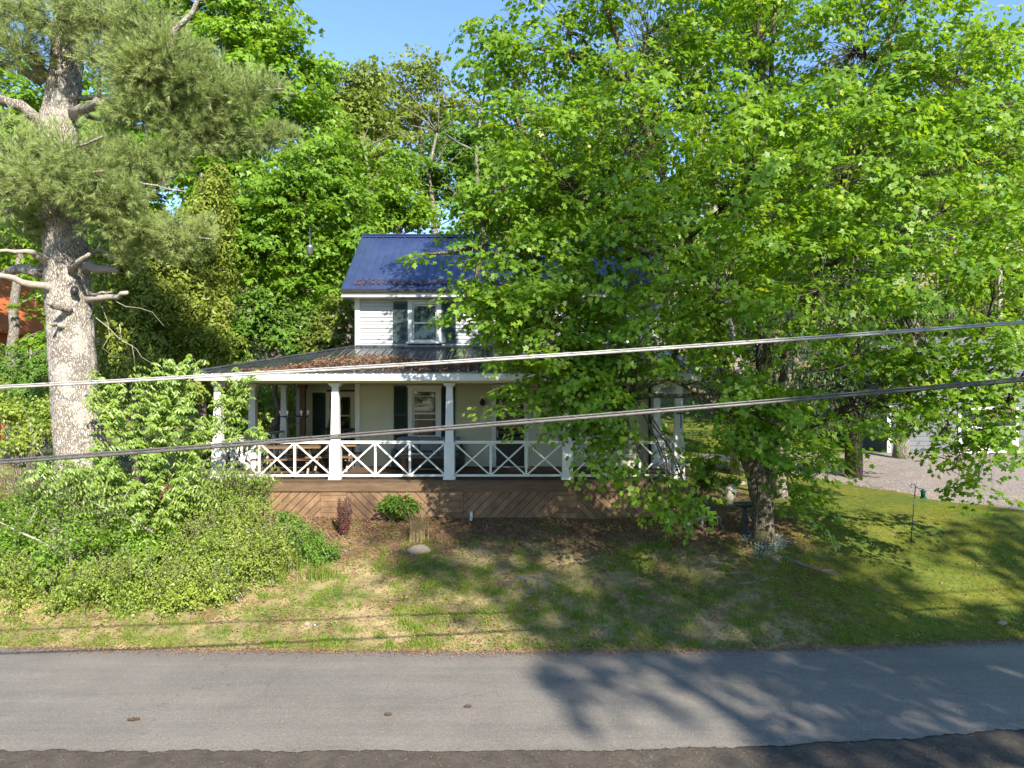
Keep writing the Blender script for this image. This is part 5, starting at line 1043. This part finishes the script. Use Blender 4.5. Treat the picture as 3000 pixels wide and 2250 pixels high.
def blades(name, label, cat, x0, y0, n, h_, spread, lean, mat, wd=.010, kind=None, nseg=3):
    bz = G(x0, y0); root = thing(name, (x0, y0, bz), label, cat); V = []; Fc = []
    for j in range(n):
        a = random.uniform(0, 6.28); b0_ = np.array((x0 + random.gauss(0, spread), y0 + random.gauss(0, spread), bz)); hh = h_ * random.uniform(.5, 1.1); d_ = np.array((math.cos(a), math.sin(a), 0)); ln = lean * random.uniform(.3, 1.5)
        s_ = np.array((-d_[1], d_[0], 0)) * wd; k0 = len(V)
        for q in range(nseg + 1):
            u = q / nseg; c_ = b0_ + d_ * ln * hh * u * u + np.array((0, 0, hh * (u - .35 * lean * u * u * u)))
            V += [c_ - s_ * (1 - u * .85), c_ + s_ * (1 - u * .85)]
        for q in range(nseg): Fc.append((k0 + 2 * q, k0 + 2 * q + 1, k0 + 2 * q + 3, k0 + 2 * q + 2))
    MB().add(V, Fc).build("blades", mat, root, org=(x0, y0, bz)); return root
blades("ornamental_grass", "dry straw coloured ornamental grass behind the round stone", "grass", *gp(1222, 1585), 150, .95, .09, .55, "straw", .006, nseg=5)
blades("grass_tuft", "thin tuft of long grey green blades before the left skirt panel", "grass", *gp(900, 1560), 40, .55, .06, .7, "straw", .006)
for i, (px, py) in enumerate(((860, 1660), (800, 1700), (930, 1690), (760, 1660))):
    blades("tall_grass", "clump of tall bright grass at the foot of the privet shrub", "grass", *gp(px, py), 120, .42, .16, .5, "grass_blade", .008)['group'] = "tall grass clumps along the privet"
# stones
def stone(px, py, rx, ry, rz_, label, mat="grey_stone"):
    x0, y0 = gp(px, py); V = []; F_ = []; bm_n = 12
    b = MB(); prof = []
    for i in range(7):
        th = math.pi * i / 6 - math.pi / 2
        for k in range(14):
            a = 2 * math.pi * k / 14; w_ = 1 + .12 * math.sin(3 * a + i) + .08 * math.sin(5 * a + 2)
            V.append((x0 + rx * math.cos(th) * math.cos(a) * w_, y0 + ry * math.cos(th) * math.sin(a) * w_, G(x0, y0) + .02 + rz_ * math.sin(th) * (1 + .1 * math.sin(2 * a))))
    for i in range(6):
        for k in range(14): F_.append((i * 14 + k, i * 14 + (k + 1) % 14, (i + 1) * 14 + (k + 1) % 14, (i + 1) * 14 + k))
    tag(b.add(V, F_).build("stone", mat, None, True), label, "stone")
stone(1228, 1615, .27, .18, .12, "flat rounded tan stone in front of the dry ornamental grass")
stone(900, 1832, .06, .05, .05, "small brown stone on the verge above the road, left one of two"); stone(922, 1834, .04, .04, .035, "smaller grey stone on the verge, right one of two", "galvanised")
stone(1880, 1752, .07, .04, .025, "thin pale stone in the lawn below the surface roots", "galvanised"); stone(2935, 1828, .09, .07, .05, "pale stone in the grass at the right edge of the verge")
# garden urn, birdbath, hook
x0, y0 = gp(2136, 1478); bz = G(x0, y0); t_ = thing("garden_urn", (x0, y0, bz), "cream ceramic garden urn planted with greenery left of the maple trunk", "urn")
MB().lathe((x0, y0, bz - .02), [(.12, 0), (.13, .05), (.07, .09), (.09, .13), (.17, .25), (.205, .38), (.19, .48), (.15, .54), (.17, .58), (.165, .6), (.14, .59)], 24).build("pot", "ceramic", t_, True)
n = 500; C = np.array((x0, y0, bz + .6)) + rnd(n) * np.array((.13, .1, .08)); add_leaves(t_, "foliage", LANCE, C, rnd(n) * np.array((1, 1, .6)) + np.array((0, 0, .2)), nrm(rnd(n) + np.array((0, 0, 1))), .12 * rng.uniform(.6, 1.2, n), "bush_leaf")
x0, y0 = gp(2190, 1560); x0 -= .06; bz = G(x0, y0); t_ = thing("birdbath", (x0, y0, bz), "dark cast birdbath on a turned pedestal left of the maple trunk", "birdbath")
MB().lathe((x0, y0, bz - .02), [(.15, 0), (.15, .04), (.09, .08), (.06, .16), (.095, .28), (.10, .34), (.055, .46), (.045, .56), (.07, .62)], 20).build("pedestal", "dark_cast", t_, True)
MB().lathe((x0, y0, bz + .60), [(.06, 0), (.20, .04), (.27, .08), (.275, .10), (.24, .085), (.10, .06), (.01, .055)], 24).build("basin", "dark_cast", t_, True)
x0, y0 = gp(2668, 1592); bz = G(x0, y0); t_ = thing("shepherd_hook", (x0, y0, bz), "thin black metal hook pole standing in the lawn near the driveway", "pole")
tp = P(2682, 1425, y0); MB().tube([(x0, y0, bz - .05), tuple(tp)], .012, 6).tube([tuple(tp), tuple(tp + np.array((-.02, 0, .05))), tuple(tp + np.array((-.09, 0, .06))), tuple(tp + np.array((-.12, 0, .0))), tuple(tp + np.array((-.09, 0, -.03)))], .010, 6).tube([tuple(tp), tuple(tp + np.array((.08, 0, -.05))), tuple(tp + np.array((.18, 0, -.06)))], .008, 6).build("pole", "black_paint", t_, True)
f0 = tp + np.array((.18, 0, -.26)); fd = thing("bird_feeder", f0, "dark green cylindrical bird feeder hanging from the black hook pole", "feeder")
MB().lathe(tuple(f0), [(.07, -.02), (.075, 0), (.05, .01), (.05, .14), (.08, .15), (.03, .18), (.005, .20)], 14).build("body", "feeder_green", fd, True)
# low black rack and driftwood left of the urn
x0, y0 = gp(2060, 1545); bz = G(x0, y0); t_ = thing("plant_stand", (x0, y0, bz), "low dark metal stand on the ground between porch and birdbath", "stand")
b = MB().box(x0 - .42, x0 + .42, y0 - .12, y0 + .18, bz + .22, bz + .25)
for sx_ in (-.4, .38):
    for sy_ in (-.1, .15): b.box(x0 + sx_, x0 + sx_ + .03, y0 + sy_, y0 + sy_ + .03, bz - .05, bz + .22)
b.build("frame", "dark_cast", t_)
MB().tube(curve((x0 - .5, y0 - .2, bz + .02), (x0 + .1, y0 - .2, bz + .30), .1, 5), [.05, .045, .04, .03, .015], 6, .2).tube(curve((x0 - .1, y0 - .2, bz + .05), (x0 - .05, y0 - .22, bz + .42), .1, 4), [.05, .04, .03, .008], 6, .2).build("driftwood", "dead_wood", None, True)
tag(bpy.data.objects["driftwood"], "pale weathered driftwood leaning on the low dark stand", "driftwood")
x0, y0 = gp(2035, 1500); bz = G(x0, y0); t_ = thing("planter_box", (x0, y0, bz), "dark planter trough with spiky green houseplants by the porch end", "planter")
MB().box(x0 - .35, x0 + .45, y0 - .15, y0 + .15, bz - .02, bz + .24).build("trough", "dark_cast", t_, bevel=.01)
Cs = []; Ts = []; sb = MB()
for j in range(26):
    a = random.uniform(0, 6.28); e = np.array((x0 + .25 + random.uniform(-.3, .35), y0 + random.uniform(-.1, .1), bz + random.uniform(.5, 1.35))); sb.tube(curve((x0 + random.uniform(-.2, .3), y0, bz + .2), e, .05, 4), [.02, .016, .012, .01], 5)
    for i in range(12): Cs.append(e); Ts.append(nrm(rng.normal(0, 1, 3) + np.array((0, 0, .2))))
tag(sb.build("stems", "post_wood", t_, org=(x0, y0, bz)), kind="stuff"); add_leaves(t_, "foliage", LANCE, np.array(Cs), np.array(Ts), nrm(rnd(len(Cs), .4) + np.array((0, 0, 1))), .24 * rng.uniform(.7, 1.2, len(Cs)), "bush_leaf", .8)
# bucket like lantern hanging in the trees
p0 = P(908, 735, 22.6); t_ = thing("hanging_lantern", p0, "grey metal lantern hanging among the trees left of the roof", "lantern")
MB().lathe(tuple(p0 - np.array((0, 0, .12))), [(.075, 0), (.10, .02), (.11, .22), (.12, .24), (.06, .30), (.012, .34), (.004, .9)], 14).build("body", "galvanised", t_, True)

# ================================================================== THINGS AT THE EDGES
# orange cabin at the far left
gy = 34.0; x1 = XP(-14, gy); bz = 2.2; t_ = thing("orange_cabin", (x1 - 2, gy, bz), "small orange red wooden cabin behind the pine at the left edge", "cabin")
cw = MB().box(x1 - 5, x1, gy, gy + 5, bz, CZ + (1150 - 955) / F * gy).build("wall", "orange_wood", t_)
zt = CZ + (1150 - 958) / F * gy
for i in range(26):
    z = bz + .1 + i * .21
    if z < zt: MB().box(x1 - 5, x1 + .0, gy - .05, gy - .002, z, z + .19).build("plank", "orange_wood", cw)
MB().box(x1 - .02, x1 + .14, gy - .09, gy + .05, bz, zt).build("corner_board", "orange_wood", t_)
MB().add([(x1 + .6, gy - .4, zt - .3), (x1 + .6, gy + 5.4, zt - .3), (x1 - 2.5, gy + 5.4, zt + 3.2), (x1 - 2.5, gy - .4, zt + 3.2), (x1 + .6, gy - .4, zt - .18), (x1 + .6, gy + 5.4, zt - .18), (x1 - 2.5, gy + 5.4, zt + 3.4), (x1 - 2.5, gy - .4, zt + 3.4), (x1 - 5.6, gy - .4, zt - .3), (x1 - 5.6, gy + 5.4, zt - .3), (x1 - 5.6, gy - .4, zt - .18), (x1 - 5.6, gy + 5.4, zt - .18)],
         [(0, 1, 2, 3), (7, 6, 5, 4), (0, 4, 5, 1), (0, 3, 7, 4), (1, 5, 6, 2), (3, 2, 9, 8), (10, 11, 6, 7), (8, 10, 7, 3), (8, 9, 11, 10)]).build("roof", "orange_wood", t_)
# parked car glimpsed on the side driveway is hidden by leaves; grey garage at the right
gY = 31.0; gx0, gx1 = XP(2600, gY), XP(3230, gY); bz = G(XP(2800, gY), gY) - .05; zt = CZ + (1150 - 1105) / F * gY
t_ = thing("grey_garage", (gx0 + 4, gY, bz), "grey garage with dark roof and white trimmed doors beyond the driveway", "garage")
gw = MB().box(gx0, gx1, gY + .05, gY + 6, bz, zt).build("wall", "garage_paint", t_)
GB = unit_board("garage_paint")
d0, d1 = XP(2815, gY), XP(2975, gY)
z = bz
while z < zt - .05:
    for a, b_ in ((gx0, d0 - .12), (d1 + .12, gx1)): link("clapboard", GB, gw, (a, gY + .05, z), (b_ - a, .03, .2))
    if z > 3.98: link("clapboard", GB, gw, (d0 - .12, gY + .05, z), (d1 - d0 + .24, .03, .2))
    z += .2
MB().box(d0 - .12, d0, gY - .03, gY + .05, bz, 3.95).box(d1, d1 + .12, gY - .03, gY + .05, bz, 3.95).box(d0, d1, gY - .03, gY + .05, 3.85, 3.97).build("door_frame", "white_paint", t_)
dd = MB().box(d0, d1, gY + .0, gY + .04, bz, bz + .62).box(d0, d1, gY + .0, gY + .04, bz + 1.15, bz + 1.25).build("door", "white_paint", t_)
MB().box(d0, d1, gY + .01, gY + .03, bz + .62, bz + 1.15).build("pane", "glass", dd); MB().box(d0, d1, gY + .01, gY + .03, bz + 1.25, 3.85).build("pane", "glass", dd)
MB().box(gx0 - .02, gx0 + .14, gY - .03, gY + .05, bz, zt).build("corner_board", "white_paint", t_)
gr = MB().box(gx0 - .4, gx1 + .4, gY - .35, gY - .30, zt - .12, zt + .03).build("roof", "roof_shingle", t_)
for i in range(11):
    q0, q1 = i / 11, (i + 1) / 11; ya, yb = gY - .4 + 3.5 * q0, gY - .4 + 3.5 * q1; za, zb = zt + 2.0 * q0, zt + 2.0 * q1
    MB().add([(gx0 - .4, ya, za + .03), (gx1 + .4, ya, za + .03), (gx1 + .4, yb + .1, zb + .03), (gx0 - .4, yb + .1, zb + .03), (gx0 - .4, ya, za - .01), (gx1 + .4, ya, za - .01), (gx1 + .4, yb + .1, zb), (gx0 - .4, yb + .1, zb)], [(0, 1, 2, 3), (7, 6, 5, 4), (0, 4, 5, 1), (1, 5, 6, 2), (3, 2, 6, 7), (0, 3, 7, 4)]).build("shingle_course", "roof_shingle", gr)
MB().add([(gx0 - .4, gY + 3.1, zt + 2.04), (gx1 + .4, gY + 3.1, zt + 2.04), (gx1 + .4, gY + 6.6, zt), (gx0 - .4, gY + 6.6, zt)], [(0, 1, 2, 3)]).build("rear_slope", "roof_shingle", gr)
MB().add([(gx0 + .02, gY + .05, zt), (gx0 + .02, gY + 6, zt), (gx0 + .02, gY + 3.1, zt + 1.95)], [(0, 2, 1)]).build("gable", "garage_paint", t_)
# thin utility pole far right
p0 = P(2928, 1100, 36); t_ = thing("utility_pole", (p0[0], 36, G(p0[0], 36)), "slim grey utility pole among the trees at the right edge", "pole")
tp = P(2930, 715, 36); MB().tube([(p0[0], 36, G(p0[0], 36) - .2), tuple(tp)], [.13, .10], 10).build("pole", "dead_wood", t_, True); MB().bar(tuple(tp + np.array((-.1, -.15, -.2))), tuple(tp + np.array((1.0, -.15, -.35))), .09, .10).build("crossarm", "dead_wood", t_)
for i, (xx, yy, L, r_) in enumerate(((XP(2090, 26), 26, 2.4, .12), (XP(2200, 22.5), 22.5, 1.6, .07))):
    z = G(xx, yy) + r_ * .8; tag(MB().tube([(xx - L / 2, yy, z), (xx, yy + .1, z + .02), (xx + L / 2, yy - .1, z)], [r_, r_ * 1.05, r_ * .9], 10, .05).build("fallen_log", "dead_wood", None, True), ("pale fallen log on the lawn right of the farmhouse", "short grey log near the back of the gravel driveway")[i], "log")
# pine cones and scraps on the road
for px, py, lab in ((385, 2113, "pair of brown pine cones on the road above the near edge"), (1138, 2097, "single brown pine cone lying mid road"), (1372, 2074, "small brown leaf scrap on the road right of the pine cone")):
    Y = F * (CZ - .07) / (py - 1150); X = XP(px, Y); b = MB()
    for k in range(2 if px == 385 else 1):
        for j in range(7): b.lathe((X + k * .06 - .045 + j * .013, Y + k * .02, .095), [(.004, -.022), (.012 + .010 * math.sin(math.pi * (j + .6) / 8), -.005), (.006, .02)], 7)
    tag(b.build("pine_cone" if "cone" in lab[:30] else "leaf_scrap", "cone_brown", None, True), lab, "pine cone" if "cone" in lab[:30] else "leaf")

# ================================================================== GRASS AND LITTER
_g = rng.random((80, 80))
def vn(x, y, s):
    x = (x / s) % 79; y = (y / s) % 79; i = np.floor(x).astype(int); j = np.floor(y).astype(int); fx = x - i; fy = y - j; fx = fx * fx * (3 - 2 * fx); fy = fy * fy * (3 - 2 * fy)
    i1 = (i + 1) % 80; j1 = (j + 1) % 80
    return (_g[i, j] * (1 - fx) + _g[i1, j] * fx) * (1 - fy) + (_g[i, j1] * (1 - fx) + _g[i1, j1] * fx) * fy
farl = lambda x: 12.47 + np.where(x > 0, .007, .0026) * x * x
def field(n, x0, x1, y0, y1, dens):
    x = rng.uniform(x0, x1, n); y = rng.uniform(y0, y1, n); k = (y > farl(x) + .02 * np.sin(x * 9)) & (rng.random(n) < dens(x, y)); return x[k], y[k]
def dens_green(x, y):
    d_ = vn(x, y, .55) * .6 + vn(x + 9, y + 3, .17) * .5; base = np.clip((d_ - .42) * 3.2, 0.02, 1)
    edge = np.exp(-((y - farl(x)) / .45) ** 2) * .8; mul_ = np.clip((17.0 - y) / .8, .08, 1); mul_ = np.where(x > 6.3, 1, mul_); left = np.where((x < -3) & (y < 14.2) & (y > 12.9), .5, 1)
    return np.clip(base * mul_ * left + edge, 0, 1)
x, y = field(520000, -12, 12.5, 12.3, 19.3, dens_green); n = len(x)
C = np.stack([x, y, gz(x, y) - .005], -1); T = np.array((0, 0, 1.0)) + rnd(n, .45)
rm = x + 3 * (vn(x, y, .8) - .5) > 5.8
o = link("grass", scatter("grass", NEED, C[~rm], T[~rm], rnd((~rm).sum()) + np.array((0, 1, .2)), (.02 + .085 * vn(x, y, .22)[~rm] ** 1.5) * rng.uniform(.5, 1.4, (~rm).sum()), "grass_blade", .22)); tag(o, "thin patchy green and straw grass on the front lawn", "grass", kind="stuff")
o = link("moss_grass", scatter("moss_grass", NEED, C[rm], T[rm], rnd(rm.sum()) + np.array((0, 1, .2)), .038 * rng.uniform(.5, 1.3, rm.sum()), "moss_blade", .22)); tag(o, "short golden mossy grass on the right side of the lawn", "grass", kind="stuff")
x, y = field(60000, -12, 12, 12.4, 17.5, lambda x, y: np.clip((vn(x + 4, y + 8, .33) * .6 + vn(x, y, .12) * .4 - .55) * 4, 0, 1)); n = len(x)
C = np.stack([x, y, gz(x, y) + .02 + .05 * rng.random(n)], -1); o = link("clover", scatter("clover", DIA, C, rnd(n) * np.array((1, 1, .3)), nrm(rnd(n, .4) + np.array((0, -.2, 1))), .032 * rng.uniform(.6, 1.4, n), "shrub_leaf")); tag(o, "low clover and weeds in the front lawn", "weeds", kind="stuff")
x, y = field(110000, -12, 12, 12.35, 18, lambda x, y: np.where(x < 7, np.clip((y - 15.6) / 1.2, .15 + .7 * vn(x, y, .5) ** 2, 1) * .85, .12 * vn(x, y, .5))); n = len(x)
C = np.stack([x, y, gz(x, y) + .012 + .012 * rng.random(n)], -1); o = link("leaf_litter", scatter("leaf_litter", DIA, C, rnd(n) * np.array((1, 1, .2)), nrm(rnd(n, .35) + np.array((0, 0, 1))), .055 * rng.uniform(.4, 1.4, n), "dead_leaf")); tag(o, "dry brown leaf litter in front of the porch and on the verge", "leaf litter", kind="stuff")
x, y = field(70000, 2, 14, 19, 34, lambda x, y: (y > 26.5) | ((x < 7) & (x > 4.8) & (y < 20))); n = len(x)
C = np.stack([x, y, gz(x, y)], -1); o = link("back_lawn_grass", scatter("back_lawn_grass", NEED, C, np.array((0, 0, 1.0)) + rnd(n, .4), rnd(n), .09 * rng.uniform(.5, 1.3, n), "grass_blade", .3)); tag(o, "sunlit grass of the back lawn right of the farmhouse", "grass", kind="stuff")
n = 9000; x = rng.uniform(-9, 9.5, n); e_ = farl(x) + .05 - np.abs(rng.normal(0, .16, n)); C = np.stack([x, e_, np.full(n, .075)], -1)
o = link("edge_litter", scatter("edge_litter", DIA, C, rnd(n) * np.array((1, 1, .3)), nrm(rnd(n, .4) + np.array((0, 0, 1))), .035 * rng.uniform(.3, 1.3, n), "dead_leaf")); tag(o, "brown crumbs and leaf bits along the far edge of the asphalt", "litter", kind="stuff")
n = 5200; x = rng.uniform(-9, 9, n); y = np.where(rng.random(n) < .45, rng.uniform(8.0, 9.7, n), rng.uniform(9, 12.6, n))
C = np.stack([x, y, np.where(y > 9.3, .085, .062)], -1); o = link("road_needles", scatter("road_needles", NEED, C, rnd(n) * np.array((1, 1, 0)), np.array((0, 0, 1.0)) + rnd(n, .1), .085 * rng.uniform(.4, 1.2, n), "straw", .05)); tag(o, "fallen pale pine needles scattered on the asphalt", "needles", kind="stuff")
n = 6000; x = rng.uniform(-9, 9, n); y = 8.2 + .95 * rng.random(n) ** .6; C = np.stack([x, y, np.full(n, .05)], -1)
o = link("verge_gravel", scatter("verge_gravel", STAR, C, rnd(n), rnd(n), .016 * rng.uniform(.4, 1.3, n), "cone_brown")); tag(o, "loose gravel along the near road edge", "gravel", kind="stuff")
